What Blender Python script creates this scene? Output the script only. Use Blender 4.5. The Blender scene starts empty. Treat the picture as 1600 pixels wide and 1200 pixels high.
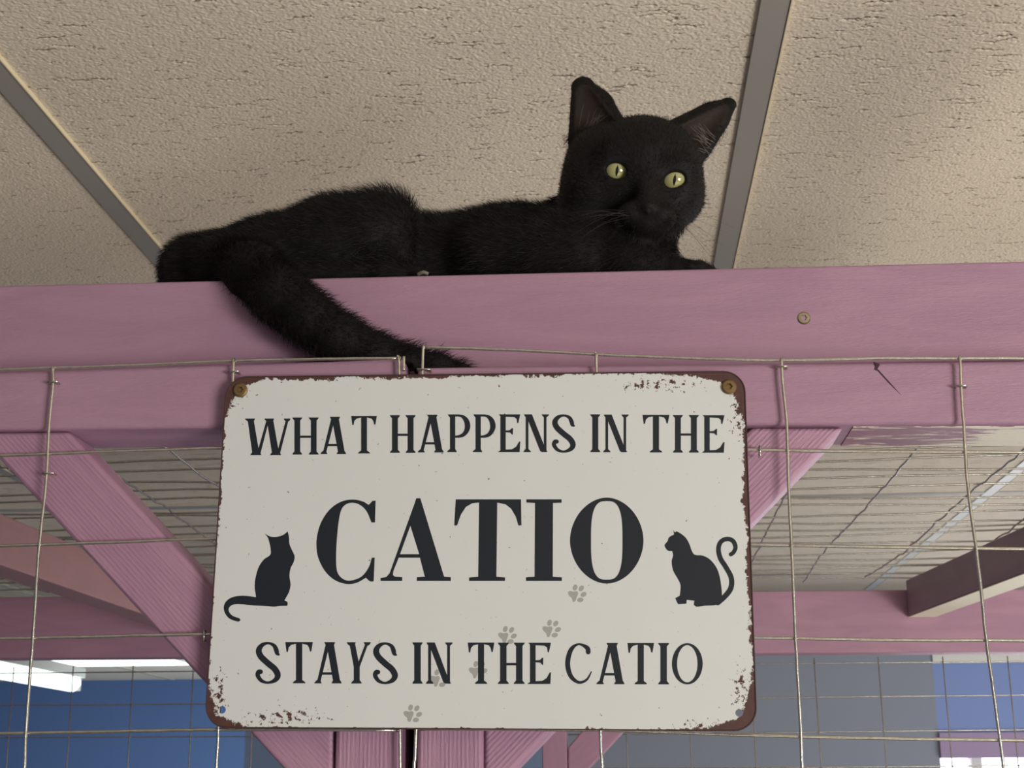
import bpy, bmesh, math, random
import numpy as np
from mathutils import Vector, Matrix
from mathutils.geometry import tessellate_polygon
random.seed(4); rng = np.random.default_rng(7)
C = bpy.context.scene.collection
sc = bpy.context.scene

# ------------------------------------------------------------------ camera, world, lights
CAM_Z = 1.75
F = 2280.0
PITCH = math.atan(632 / F); YAW = math.atan(165 / F * math.cos(PITCH)); ROLL = 0.005
fwd = Vector((-math.sin(YAW) * math.cos(PITCH), math.cos(YAW) * math.cos(PITCH), math.sin(PITCH)))
r0 = Vector((math.cos(YAW), math.sin(YAW), 0)); u0 = r0.cross(fwd)
rgt = r0 * math.cos(ROLL) - u0 * math.sin(ROLL)
upv = u0 * math.cos(ROLL) + r0 * math.sin(ROLL)
EYE = Vector((0, 0, CAM_Z))
cam = bpy.data.cameras.new('camera'); cam.sensor_width = 36; cam.lens = F / 1600 * 36
cam.clip_start = 0.02
co = bpy.data.objects.new('camera', cam); C.objects.link(co)
co.matrix_world = Matrix(((rgt.x, upv.x, -fwd.x, 0), (rgt.y, upv.y, -fwd.y, 0), (rgt.z, upv.z, -fwd.z, CAM_Z), (0, 0, 0, 1)))
sc.camera = co
cam.dof.use_dof = True; cam.dof.focus_distance = 0.87; cam.dof.aperture_fstop = 40

world = bpy.data.worlds.new('world'); sc.world = world; world.use_nodes = True
bg = world.node_tree.nodes['Background']; bg.inputs[0].default_value = (0.80, 0.83, 0.95, 1); bg.inputs[1].default_value = 0.32
sc.view_settings.view_transform = 'Standard'; sc.view_settings.look = 'None'
sc.view_settings.gamma = 1; sc.view_settings.exposure = -0.60; sc.view_settings.use_curve_mapping = False

def area(name, loc, target, sx, sy, power, col):
    l = bpy.data.lights.new(name, 'AREA'); l.shape = 'RECTANGLE'; l.size = sx; l.size_y = sy
    l.energy = power; l.color = col
    o = bpy.data.objects.new(name, l); C.objects.link(o); o.location = loc
    o.rotation_euler = (Vector(target) - Vector(loc)).to_track_quat('-Z', 'Y').to_euler()
    return o
area('assumed_window_light', (1.50, -1.05, 1.40), (0.25, 0.95, 2.20), 0.8, 0.6, 62, (1.0, 0.945, 0.87))  # added area lamp for a window assumed behind the camera; none is modelled
area('ceiling_fill', (0.9, -0.6, 0.12), (0.7, 0.3, 2.3), 1.8, 1.4, 14, (1.0, 0.92, 0.80))  # added uplight out of view, there to brighten the ceiling
area('partition_fill', (1.9, 3.0, 0.9), (1.6, 4.6, 1.75), 0.8, 0.6, 20, (0.9, 0.95, 1.0))  # added fill below the view, brightens the grey-blue partition
area('far_left_fill', (-1.2, 6.0, 0.9), (-2.4, 8.2, 2.1), 1.2, 1.0, 60, (0.85, 0.95, 1.0))  # added unseen fill that lightens the far blue wall
area('right_fill', (1.65, 1.45, 1.0), (0.9, 2.0, 2.02), 0.6, 0.5, 24, (1.0, 0.97, 0.88))  # added lamp out of view, brightens back rail and undersides; no window here
area('left_fill', (-2.6, 3.2, 1.2), (-0.5, 1.6, 2.0), 1.0, 1.0, 5, (0.9, 0.95, 1.0))  # added lamp below the view, fills the enclosure from the left

# ------------------------------------------------------------------ helpers
def ray(px, py): return fwd + rgt * ((px - 800) / F) + upv * ((600 - py) / F)
def PY(px, py, Y): d = ray(px, py); return EYE + d * (Y / d.y)
def PZ(px, py, z): d = ray(px, py); return EYE + d * ((z - CAM_Z) / d.z)
def pxm(Y): return Y / (fwd.y * F) * 1.0     # metres per pixel near the picture centre at that depth

def link(name, verts, faces, mat, parent=None, smooth=False, frame=None):
    me = bpy.data.meshes.new(name)
    me.from_pydata([tuple(v) for v in verts], [], [tuple(f) for f in faces])
    if frame is not None: me.transform(frame.inverted())
    bm = bmesh.new(); bm.from_mesh(me); bmesh.ops.recalc_face_normals(bm, faces=bm.faces); bm.to_mesh(me); bm.free()
    if smooth: me.polygons.foreach_set('use_smooth', [True] * len(me.polygons))
    me.update(); me.materials.append(mat)
    o = bpy.data.objects.new(name, me); C.objects.link(o)
    if frame is not None: o.matrix_world = frame
    if parent is not None:
        o.parent = parent
        o.matrix_parent_inverse = parent.matrix_world.inverted()
    return o
def empty(name, loc, label, cat, group=None):
    o = bpy.data.objects.new(name, None); C.objects.link(o); o.empty_display_size = 0.05
    o.matrix_world = Matrix.Translation(loc); o['label'] = label; o['category'] = cat
    if group: o['group'] = group
    return o
def bevel(o, w, seg=2, auto=True):
    m = o.modifiers.new('bevel', 'BEVEL'); m.width = w; m.segments = seg; m.limit_method = 'ANGLE'
    for p in o.data.polygons: p.use_smooth = True
    o.modifiers.new('wn', 'WEIGHTED_NORMAL')
def basis(A, ax, hint):
    x = Vector(ax).normalized(); z = (Vector(hint) - x * Vector(hint).dot(x)).normalized(); y = z.cross(x)
    return Matrix(((x.x, y.x, z.x, A[0]), (x.y, y.y, z.y, A[1]), (x.z, y.z, z.z, A[2]), (0, 0, 0, 1)))
BOXF = [(0,1,2,3),(4,5,6,7),(0,1,5,4),(1,2,6,5),(2,3,7,6),(3,0,4,7)]
def prism(name, pts, depth, axis, mat, parent=None, bev=0.0015):
    """polygon of world points pushed along the depth vector; local X runs along the grain"""
    n = len(pts); d = Vector(depth)
    V = [Vector(p) for p in pts] + [Vector(p) + d for p in pts]
    Fc = [tuple(range(n)), tuple(range(2 * n - 1, n - 1, -1))] + [(i, (i + 1) % n, (i + 1) % n + n, i + n) for i in range(n)]
    c = sum(V, Vector()) / len(V)
    fr = basis(c, axis, (0.01, -1, 0.02))
    o = link(name, V, Fc, mat, parent, frame=fr)
    if bev: bevel(o, bev)
    return o
def box(name, x0, x1, y0, y1, z0, z1, mat, parent=None, bev=0.0):
    V = [(x0,y0,z0),(x1,y0,z0),(x1,y1,z0),(x0,y1,z0),(x0,y0,z1),(x1,y0,z1),(x1,y1,z1),(x0,y1,z1)]
    o = link(name, V, BOXF, mat, parent)
    if bev: bevel(o, bev)
    return o
def catmull(P, n=6):
    P = [Vector(p) for p in P]; out = []
    for i in range(len(P) - 1):
        a, b, c, d = P[max(i-1,0)], P[i], P[i+1], P[min(i+2,len(P)-1)]
        for k in range(n):
            t = k / n
            out.append(0.5 * ((2*b) + (c-a)*t + (2*a-5*b+4*c-d)*t*t + (3*b-3*c+d-a)*t**3))
    out.append(P[-1]); return out
def tube(path, r, V, Fc, seg=6):
    """append a capped tube along path; r a number or list"""
    n = len(path); base = len(V)
    for i, p in enumerate(path):
        t = (path[min(i+1,n-1)] - path[max(i-1,0)]).normalized()
        a = t.cross(Vector((0.13, 0.9, 0.21))).normalized(); b = t.cross(a)
        rr = r[i] if hasattr(r, '__len__') else r
        for k in range(seg):
            an = 2 * math.pi * k / seg
            V.append(p + a * (rr * math.cos(an)) + b * (rr * math.sin(an)))
    for i in range(n - 1):
        for k in range(seg):
            q = base + i * seg; k2 = (k + 1) % seg
            Fc.append((q + k, q + k2, q + seg + k2, q + seg + k))
    Fc.append(tuple(base + k for k in range(seg))[::-1]); Fc.append(tuple(base + (n-1)*seg + k for k in range(seg)))

# ------------------------------------------------------------------ materials
def mat(name, col, rough=0.6, metal=0.0, spec=0.5):
    m = bpy.data.materials.new(name); m.use_nodes = True
    b = m.node_tree.nodes['Principled BSDF']
    b.inputs['Base Color'].default_value = (*col, 1); b.inputs['Roughness'].default_value = rough
    b.inputs['Metallic'].default_value = metal; b.inputs['Specular IOR Level'].default_value = spec
    return m
class NT:
    def __init__(s, m): s.m = m; s.t = m.node_tree; s.b = s.t.nodes['Principled BSDF']
    def n(s, typ, **kw):
        nd = s.t.nodes.new(typ)
        for k, v in kw.items(): setattr(nd, k, v)
        return nd
    def l(s, a, b): s.t.links.new(a, b)
    def val(s, x):
        return x
    def math(s, op, a, b=None, c=None, clamp=False):
        nd = s.n('ShaderNodeMath', operation=op); nd.use_clamp = clamp
        for i, x in enumerate((a, b, c)):
            if x is None: continue
            if isinstance(x, (int, float)): nd.inputs[i].default_value = x
            else: s.l(x, nd.inputs[i])
        return nd.outputs[0]
    def coord(s, scale=(1,1,1)):
        tc = s.n('ShaderNodeTexCoord'); mp = s.n('ShaderNodeMapping'); mp.inputs['Scale'].default_value = scale
        s.l(tc.outputs['Object'], mp.inputs['Vector']); return mp.outputs[0]
    def noise(s, vec, scale, detail=3, rough=0.5, dist=0.0):
        nd = s.n('ShaderNodeTexNoise'); nd.inputs['Scale'].default_value = scale; nd.inputs['Detail'].default_value = detail
        nd.inputs['Roughness'].default_value = rough; nd.inputs['Distortion'].default_value = dist
        s.l(vec, nd.inputs['Vector']); return nd.outputs[0]
    def ramp(s, f, lo, hi, a=0.0, b=1.0):
        nd = s.n('ShaderNodeMapRange'); nd.interpolation_type = 'SMOOTHSTEP'
        nd.inputs[1].default_value = lo; nd.inputs[2].default_value = hi; nd.inputs[3].default_value = a; nd.inputs[4].default_value = b
        s.l(f, nd.inputs[0]); return nd.outputs[0]
    def mix(s, f, a, b):
        nd = s.n('ShaderNodeMix', data_type='RGBA')
        if isinstance(f, (int, float)): nd.inputs[0].default_value = f
        else: s.l(f, nd.inputs[0])
        for i, x in ((6, a), (7, b)):
            if isinstance(x, tuple): nd.inputs[i].default_value = (*x, 1)
            else: s.l(x, nd.inputs[i])
        return nd.outputs[2]
    def bump(s, h, strength, dist):
        nd = s.n('ShaderNodeBump'); nd.inputs['Strength'].default_value = strength; nd.inputs['Distance'].default_value = dist
        s.l(h, nd.inputs['Height']); s.l(nd.outputs[0], s.b.inputs['Normal'])
    def col(s, c): s.l(c, s.b.inputs['Base Color'])

def wood_paint(name, c1, c2, bump=0.5, ridges=0.0, raw=0.0):
    m = mat(name, c1, 0.48, 0, 0.4); t = NT(m)
    g = t.noise(t.coord((5, 60, 60)), 3.0, 5, 0.6, 0.4)
    g2 = t.noise(t.coord((3, 14, 14)), 2.5, 3, 0.5, 1.5)
    fine = t.noise(t.coord((60, 260, 260)), 4.0, 3, 0.6)
    h = t.math('ADD', t.math('MULTIPLY', g, 0.6), t.math('MULTIPLY', fine, 0.35))
    if ridges:
        # planed ridges along the board
        sx = t.n('ShaderNodeSeparateXYZ'); t.l(t.coord((1, 1, 1)), sx.inputs[0])
        w = t.math('SINE', t.math('ADD', t.math('MULTIPLY', sx.outputs[1], 2700.0), t.math('MULTIPLY', g2, 3.0)))
        h = t.math('ADD', h, t.math('MULTIPLY', t.math('MULTIPLY', w, ridges), t.ramp(g, 0.3, 0.6, 0.15, 1.0)))
    h = t.math('ADD', h, t.math('MULTIPLY', g2, 0.5))
    c = t.mix(t.ramp(g2, 0.3, 0.75), c1, c2)
    if raw:
        sr = t.n('ShaderNodeSeparateXYZ'); t.l(t.coord((1, 1, 1)), sr.inputs[0])
        msk = t.ramp(t.math('ADD', t.noise(t.coord((3, 26, 26)), 4.0, 6, 0.7, 1.0), t.ramp(sr.outputs[0], -0.31, -0.22, -0.14, 0.02)), 0.42, 0.46)
        c = t.mix(msk, c, (0.88, 0.82, 0.66))
    t.col(c); t.bump(h, bump, 0.0012)
    return m
PINK = wood_paint('pink_paint', (0.38, 0.222, 0.315), (0.42, 0.250, 0.345), 0.9)
PINK_R = wood_paint('pink_paint_sawn', (0.38, 0.210, 0.310), (0.44, 0.25, 0.350), 0.8, 0.10)
PINK_B = wood_paint('pink_paint_back', (0.37, 0.205, 0.295), (0.43, 0.24, 0.33), 0.3)
JOIST_L = wood_paint('rose_brown_paint', (0.36, 0.20, 0.22), (0.39, 0.215, 0.235), 0.3)
JOIST_R = wood_paint('mauve_paint', (0.33, 0.25, 0.30), (0.37, 0.27, 0.32), 0.3)
RAW = wood_paint('part_painted_wood', (0.33, 0.16, 0.23), (0.36, 0.18, 0.24), 0.6, 0, 1.4)

def zinc(name='galvanised_wire', c=(0.62, 0.60, 0.53)):
    m = mat(name, c, 0.24, 0.9); t = NT(m)
    n = t.noise(t.coord((1,1,1)), 180, 4, 0.7)
    t.col(t.mix(n, (c[0]*0.55, c[1]*0.55, c[2]*0.55), (min(1,c[0]*1.4), min(1,c[1]*1.4), min(1,c[2]*1.4))))
    t.bump(n, 0.4, 0.0006); return m
WIRE = zinc('galvanised_wire', (0.68, 0.66, 0.58))
WIRE_B = zinc('dull_wire', (0.50, 0.49, 0.45))

def ceiling_mat():
    m = mat('fissured_ceiling_tile', (0.80, 0.70, 0.59), 0.9, 0, 0.15); t = NT(m)
    v = t.coord((1, 1, 1))
    def dashes(sx, sy, w, ln, dens, wob, off):
        """one wavy dash per cell of a stretched cell pattern; w, ln in cell units"""
        mp = t.n('ShaderNodeMapping'); mp.inputs['Scale'].default_value = (sx, sy, 0); mp.inputs['Location'].default_value = (off, off * 1.7, 0); t.l(v, mp.inputs['Vector'])
        vo = t.n('ShaderNodeTexVoronoi', voronoi_dimensions='2D'); vo.inputs['Scale'].default_value = 1; vo.inputs['Randomness'].default_value = 0.9
        t.l(mp.outputs[0], vo.inputs['Vector'])
        dv = t.n('ShaderNodeVectorMath', operation='SUBTRACT'); t.l(mp.outputs[0], dv.inputs[0]); t.l(vo.outputs['Position'], dv.inputs[1])
        s1 = t.n('ShaderNodeSeparateXYZ'); t.l(dv.outputs[0], s1.inputs[0])
        cl = t.n('ShaderNodeSeparateXYZ'); t.l(vo.outputs['Color'], cl.inputs[0])
        wav = t.math('MULTIPLY', t.math('SUBTRACT', t.noise(mp.outputs[0], 3.2, 3, 0.6), 0.5), wob)
        tilt = t.math('MULTIPLY', s1.outputs[0], t.math('MULTIPLY', t.math('SUBTRACT', cl.outputs[1], 0.5), 0.5))
        yy = t.math('ABSOLUTE', t.math('ADD', t.math('ADD', s1.outputs[1], wav), tilt))
        xl_ = t.math('MULTIPLY', t.math('ADD', t.math('MULTIPLY', cl.outputs[0], 0.7), 0.3), ln)
        fx = t.math('DIVIDE', t.math('ABSOLUTE', s1.outputs[0]), xl_)
        ww = t.math('MULTIPLY', t.math('SUBTRACT', 1.15, t.math('POWER', fx, 2.0)), w)
        q = t.math('SUBTRACT', 1.0, t.math('DIVIDE', yy, t.math('MAXIMUM', ww, 0.001)))
        keep = t.math('LESS_THAN', cl.outputs[2], dens)
        return t.math('MULTIPLY', t.ramp(q, 0.0, 0.8), t.math('MULTIPLY', keep, t.math('LESS_THAN', fx, 1.06)))
    fis = t.math('MAXIMUM', dashes(19, 30, 0.080, 0.50, 0.36, 0.50, 3.1), dashes(40, 55, 0.095, 0.40, 0.42, 0.60, 11.3))
    small = dashes(90, 85, 0.16, 0.42, 0.55, 0.6, 5.7)
    pits = dashes(210, 140, 0.26, 0.36, 0.55, 0.4, 8.9)
    mp4 = t.n('ShaderNodeMapping'); mp4.inputs['Scale'].default_value = (520, 330, 1); t.l(v, mp4.inputs['Vector'])
    grit = t.noise(mp4.outputs[0], 1.0, 1, 0.5)
    h = t.math('SUBTRACT', t.math('MULTIPLY', grit, 0.26), t.math('ADD', t.math('MULTIPLY', fis, 0.85), t.math('ADD', t.math('MULTIPLY', small, 0.45), t.math('MULTIPLY', pits, 0.20))))
    hole = t.math('MAXIMUM', t.math('MULTIPLY', t.ramp(fis, 0.9, 1.0), 0.30), t.math('MULTIPLY', small, 0.0))  # shade inside the fissures, painted as a darker colour
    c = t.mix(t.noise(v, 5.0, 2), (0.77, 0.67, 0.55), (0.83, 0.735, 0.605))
    t.col(t.mix(hole, c, (0.12, 0.085, 0.06)))  # hole masks the painted fissure shade
    t.bump(h, 1.0, 0.0032)
    return m
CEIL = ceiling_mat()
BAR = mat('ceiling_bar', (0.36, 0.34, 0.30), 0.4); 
BAR_GLARE = mat('painted_glare_bar', (0.92, 0.91, 0.84), 0.25)  # window glare on the right-hand bars, put into their colour
EDGE_LIT = mat('painted_edge_light', (0.85, 0.74, 0.50), 0.5)  # light catching the bar edges, painted as cream

# ------------------------------------------------------------------ room shell
ZC = CAM_Z + 0.60           # ceiling height
def struct(o): o['kind'] = 'structure'; return o
# the tiles overhead are modelled in relief: every fissure is a real groove pressed up into the tile
QX0, QX1, QY0, QY1 = -0.82, 0.58, 0.93, 1.80
for x0, x1, y0, y1 in ((-5.2, QX0, -2.5, 8.3), (QX1, 5.2, -2.5, 8.3), (QX0, QX1, -2.5, QY0), (QX0, QX1, QY1, 8.3)):
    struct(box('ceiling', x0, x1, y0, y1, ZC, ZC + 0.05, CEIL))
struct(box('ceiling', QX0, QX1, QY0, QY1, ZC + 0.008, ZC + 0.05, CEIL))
DX, DY = 0.00095, 0.00062
nx_, ny_ = int((QX1 - QX0) / DX) + 1, int((QY1 - QY0) / DY) + 1
gx_ = np.linspace(QX0, QX1, nx_); gy_ = np.linspace(QY0, QY1, ny_)
def soft_noise(lx, ly, seed):
    r = np.random.default_rng(seed); f = np.fft.rfft2(r.standard_normal((ny_, nx_)))
    ky = np.fft.fftfreq(ny_, DY)[:, None]; kx = np.fft.rfftfreq(nx_, DX)[None]
    f *= np.exp(-((kx * lx)**2 + (ky * ly)**2) * 4.0); o_ = np.fft.irfft2(f, (ny_, nx_)); return o_ / o_.std()
HF = 0.00018 * soft_noise(0.0009, 0.0013, 1) + 0.00010 * np.maximum(soft_noise(0.0018, 0.0018, 2), -0.5)
GR = np.zeros((ny_, nx_)); SHADE = np.zeros((ny_, nx_), np.float32)
xbar = PZ(128, 262, ZC).x
def groove(cx, cy, L_, w, dep, tilt, amp, r):
    i0, i1 = np.searchsorted(gx_, (cx - L_/2, cx + L_/2)); j0, j1 = np.searchsorted(gy_, (cy - w - amp*2.5 - abs(tilt)*L_/2, cy + w + amp*2.5 + abs(tilt)*L_/2))
    if i1 - i0 < 2 or j1 - j0 < 2: return
    u = (gx_[i0:i1] - cx); ph = r.uniform(0, 6.3, 3)
    yc_ = cy + tilt * u + amp * (np.sin(u * 260 + ph[0]) + 0.6 * np.sin(u * 620 + ph[1]) + 0.35 * np.sin(u * 1500 + ph[2]))
    env = np.sqrt(np.clip(1 - (2 * u / L_)**2, 0, 1)) * (0.75 + 0.25 * np.sin(u * 900 + ph[2]))
    q = np.abs(gy_[j0:j1, None] - yc_[None]) / np.maximum(w * env[None], 1e-5)
    g_2 = dep * env[None] * np.clip((1 - q) / 0.55, 0, 1)
    GR[j0:j1, i0:i1] = np.maximum(GR[j0:j1, i0:i1], g_2)
    SHADE[j0:j1, i0:i1] = np.maximum(SHADE[j0:j1, i0:i1], np.clip((1 - q - 0.30) / 0.2, 0, 1) * min(1, w / 0.0014) * (env[None] > 0.35))  # mask for the shade painted into the groove floors
rr_ = np.random.default_rng(21)
for n_5, (l0, l1), (w0, w1), dp, am in ((980, (0.011, 0.034), (0.0014, 0.0023), 0.0017, 0.0009), (2600, (0.005, 0.011), (0.0010, 0.0017), 0.0013, 0.0006), (13000, (0.0018, 0.005), (0.0007, 0.0012), 0.0009, 0.0002)):
    for k in range(n_5):
        cx, cy = rr_.uniform(QX0, QX1), rr_.uniform(QY0, QY1)
        if cx < xbar - 0.01 and rr_.random() < 0.7: continue      # the left tile is smoother
        groove(cx, cy, rr_.uniform(l0, l1), rr_.uniform(w0, w1), dp * rr_.uniform(0.6, 1.1), rr_.normal(0, 0.12), am, rr_)
HF = HF + GR + 0.0006
me = bpy.data.meshes.new('ceiling'); me.vertices.add(nx_ * ny_)
co_ = np.empty((ny_, nx_, 3), np.float32); co_[..., 0] = gx_[None]; co_[..., 1] = gy_[:, None]; co_[..., 2] = ZC + HF
me.vertices.foreach_set('co', co_.ravel())
ii = (np.arange(ny_ - 1)[:, None] * nx_ + np.arange(nx_ - 1)[None]).ravel()
qd = np.stack([ii, ii + nx_, ii + nx_ + 1, ii + 1], 1).astype(np.int32)
me.loops.add(qd.size); me.loops.foreach_set('vertex_index', qd.ravel())
me.polygons.add(len(qd)); me.polygons.foreach_set('loop_start', (np.arange(len(qd)) * 4).astype(np.int32))
me.update(calc_edges=True)
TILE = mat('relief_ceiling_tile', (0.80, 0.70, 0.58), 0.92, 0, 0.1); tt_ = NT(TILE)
pa_ = tt_.n('ShaderNodeAttribute'); pa_.attribute_name = 'pit'  # 'pit' holds the mask of the painted groove shade
tt_.col(tt_.mix(tt_.math('MULTIPLY', pa_.outputs['Fac'], 0.85), tt_.mix(tt_.noise(tt_.coord(), 5.0, 2), (0.77, 0.67, 0.55), (0.83, 0.735, 0.605)), (0.12, 0.09, 0.065)))  # groove floors darkened in colour to imitate their shade
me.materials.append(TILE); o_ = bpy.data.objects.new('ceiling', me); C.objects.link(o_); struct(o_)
at_ = me.attributes.new('pit', 'FLOAT', 'POINT'); at_.data.foreach_set('value', SHADE.ravel())  # 'pit' stores the painted groove shade
del GR, HF, co_, qd, ii, SHADE
def bar(name, xa, length=(-2.5, 8.2), w=0.024, m=None):
    o = struct(box(name, xa - w/2, xa + w/2, length[0], length[1], ZC - 0.0025, ZC + 0.001, m or BAR, None, 0.0006))
    b = struct(box('edge_light_strip', xa + w/2, xa + w/2 + 0.0012, length[0], length[1], ZC - 0.0035, ZC + 0.001, EDGE_LIT, o))  # added strip imitating the lit edge of the bar
    return o
xr = PZ(1172, 200, ZC).x; xl = PZ(128, 262, ZC).x
STEP = xr - xl
for i, k in enumerate(range(-7, 8)):
    x = xr + k * STEP
    if abs(x) < 5.1: bar('trim_%d' % (i + 1), x, m=BAR_GLARE if k > 0 else BAR)
yc = PZ(1520, 770, ZC).y
for i, k in enumerate((-2, -1, 1, 2, 3, 4)):   # cross bars every second module; the ones over the beam stay hidden
    pass
struct(box('trim_20', -5.1, 5.1, yc - 0.012, yc + 0.012, ZC - 0.002, ZC + 0.001, BAR))
struct(box('trim_21', -5.1, 5.1, yc + 1.2 - 0.012, yc + 1.2 + 0.012, ZC - 0.002, ZC + 0.001, BAR))
struct(box('trim_22', -5.1, 5.1, yc + 2.4 - 0.012, yc + 2.4 + 0.012, ZC - 0.002, ZC + 0.001, BAR))
BLUE = mat('blue_wall_paint', (0.085, 0.155, 0.34), 0.6)
BLUE2 = mat('bright_blue_wall_paint', (0.22, 0.31, 0.62), 0.6)
GREYB = mat('grey_blue_wall_paint', (0.26, 0.29, 0.36), 0.6)
WHITE = mat('white_paint', (0.75, 0.75, 0.72), 0.6)
LILAC = mat('lilac_paint', (0.38, 0.28, 0.46), 0.6)
FLOORM = mat('grey_floor', (0.22, 0.21, 0.20), 0.5)
struct(box('floor', -5.2, 5.2, -2.5, 8.3, -0.05, 0.0, FLOORM))
YW = 8.2
struct(box('wall_back', -5.2, 5.2, YW, YW + 0.1, 0, ZC, BLUE))
struct(box('wall_left', -5.3, -5.2, -2.5, 8.3, 0, ZC, BLUE))
# nearer partition, seen right of the posts: grey-blue, then bright blue with a window in it
YP = 4.6
xa = PY(935, 1100, YP).x; xb = PY(1462, 1100, YP).x
MIDB = mat('pale_blue_wall_paint', (0.20, 0.28, 0.44), 0.6)
struct(box('wall_partition', xa - 1.1, xa - 0.1, YP, YP + 0.08, 0, ZC - 0.12, MIDB))
struct(box('wall_partition', xa - 0.1, xb, YP, YP + 0.08, 0, ZC - 0.12, GREYB))
zt = PY(1530, 1145, YP).z; zw = PY(1530, 1184, YP).z; zs = PY(1530, 1036, YP).z
struct(box('wall_right', xb, 4.2, YP, YP + 0.08, zt, zs, BLUE2))
struct(box('trim_30', xb, 4.2, YP - 0.01, YP + 0.09, zs, ZC - 0.12, WHITE))
struct(box('trim_31', xb, 4.2, YP - 0.02, YP + 0.09, zw, zt, LILAC))
xw = PY(1468, 1190, YP).x
struct(box('wall_below_window', xb, 4.2, YP, YP + 0.08, 0, zw - 1.1, BLUE2))
DAY = bpy.data.materials.new('daylight_glass'); DAY.use_nodes = True
b_ = DAY.node_tree.nodes['Principled BSDF']; b_.inputs['Base Color'].default_value = (0.8, 0.85, 1, 1)
b_.inputs['Emission Color'].default_value = (1.0, 0.97, 0.95, 1); b_.inputs['Emission Strength'].default_value = 4.0
fr = struct(box('window_1', xb, 4.2, YP + 0.05, YP + 0.055, zw - 1.1, zw, DAY))
for i in range(4):
    x = xw + 0.095 + i * 0.62
    struct(box('window_bar', x, x + 0.03, YP + 0.0, YP + 0.05, zw - 1.1, zw, WHITE, fr))

# fluorescent fittings in the room behind
GLOW = bpy.data.materials.new('fluorescent_tube_glow'); GLOW.use_nodes = True
g_ = GLOW.node_tree.nodes['Principled BSDF']; g_.inputs['Emission Color'].default_value = (0.82, 1.0, 0.88, 1); g_.inputs['Emission Strength'].default_value = 4.0
def batten(xc, y0, y1, zc, label):
    e = empty('fluorescent_light', (xc, (y0+y1)/2, zc), label, 'ceiling light')
    box('housing', xc - 0.045, xc + 0.045, y0, y1, zc + 0.02, zc + 0.06, WHITE, e, 0.004)
    V, Fc = [], []
    tube([Vector((xc, y0 + 0.02, zc)), Vector((xc, y1 - 0.02, zc))], 0.034, V, Fc, 14)
    link('tube', V, Fc, GLOW, e, True)
    box('end_cap', xc - 0.03, xc + 0.03, y1 - 0.03, y1, zc - 0.03, zc + 0.03, WHITE, e, 0.004)
    for yy in (y0 + 0.3, y1 - 0.3):
        V, Fc = [], []; tube([Vector((xc, yy, zc + 0.05)), Vector((xc, yy, ZC))], 0.003, V, Fc, 6)
        link('hanger_rod', V, Fc, WIRE_B, e)
pe = PY(116, 1068, 5.8)
batten(pe.x, 4.3, 5.8, pe.z, 'bright fluorescent batten light hanging low at the left edge')
p2a = PZ(110, 1032, ZC - 0.04); p2b = PZ(300, 1041, ZC - 0.04)
e = empty('ceiling_light', ((p2a.x + p2b.x)/2, 6.4, ZC), 'flat lit ceiling panel glowing behind the purple back rail', 'ceiling light')
box('diffuser', -2.95, -1.95, 6.25, 6.65, ZC - 0.05, ZC - 0.01, GLOW, e)
box('frame', -2.98, -1.92, 6.22, 6.68, ZC - 0.045, ZC, WHITE, e)

# ------------------------------------------------------------------ timber frame of the enclosure
YF = 0.825        # front face of the rails
YU = 0.865        # front face of the long upper beam
tf = empty('timber_frame', (0, 0.87, 0), 'purple-pink painted timber frame with diagonal braces under the cat', 'timber frame')
# upper beam
a = PY(0, 445.5, YU); b = PY(1600, 407, YU); dir_ = (b - a).normalized()
A = a - dir_ * 0.65; B = b + dir_ * 0.65
ZU = lambda x: a.z + (x - a.x) * dir_.z / dir_.x         # top of the beam
zl = 0.2475 + CAM_Z
prism('top_beam', [A, B, Vector((B.x, B.y, zl)), Vector((A.x, A.y, zl))], (0, 0.045, 0), dir_, PINK, tf, 0.0022)
# lower rails (two panels side by side)
def rail(x0t, y0t, x1t, y1t, x0b, y0b, x1b, y1b, extL, extR, m):
    tl, tr, br, bl = PY(x0t, y0t, YF), PY(x1t, y1t, YF), PY(x1b, y1b, YF), PY(x0b, y0b, YF)
    if extL:
        tl = tl + (tl - tr).normalized() * extL; bl = bl + (bl - br).normalized() * extL
    if extR:
        tr = tr + (tr - tl).normalized() * extR; br = br + (br - bl).normalized() * extR
    return prism('rail', [tl, tr, br, bl], (0, 0.053, 0), tr - tl, m, tf, 0.003)
rail(0, 580, 632, 559, 0, 672, 644, 665, 0.6, 0, PINK)
rail(652, 573, 1600, 563, 652, 666, 1600, 663, 0, 0.6, PINK)
# part-painted underside of the right rail: a thin raw fillet under its back edge
u0_ = PY(1165, 664, YF + 0.053); u1_ = PY(1600, 662, YF + 0.053)
zbr = PY(1300, 664, YF).z
rb0, rb1 = PY(652, 666, YF), PY(1600, 663, YF)
zrb = lambda x: rb0.z + (x - rb0.x) * (rb1.z - rb0.z) / (rb1.x - rb0.x)
xs0 = PY(1335, 668, YF).x
prism('raw_strip', [Vector((xs0, YF + 0.004, zrb(xs0) + 0.001)), Vector((0.80, YF + 0.004, zrb(0.80) + 0.001)), Vector((0.80, YF + 0.0532, zrb(0.80) + 0.001)), Vector((xs0, YF + 0.0532, zrb(xs0) + 0.001))], (0, 0, -0.0014), rb1 - rb0, RAW, tf, 0)
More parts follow.
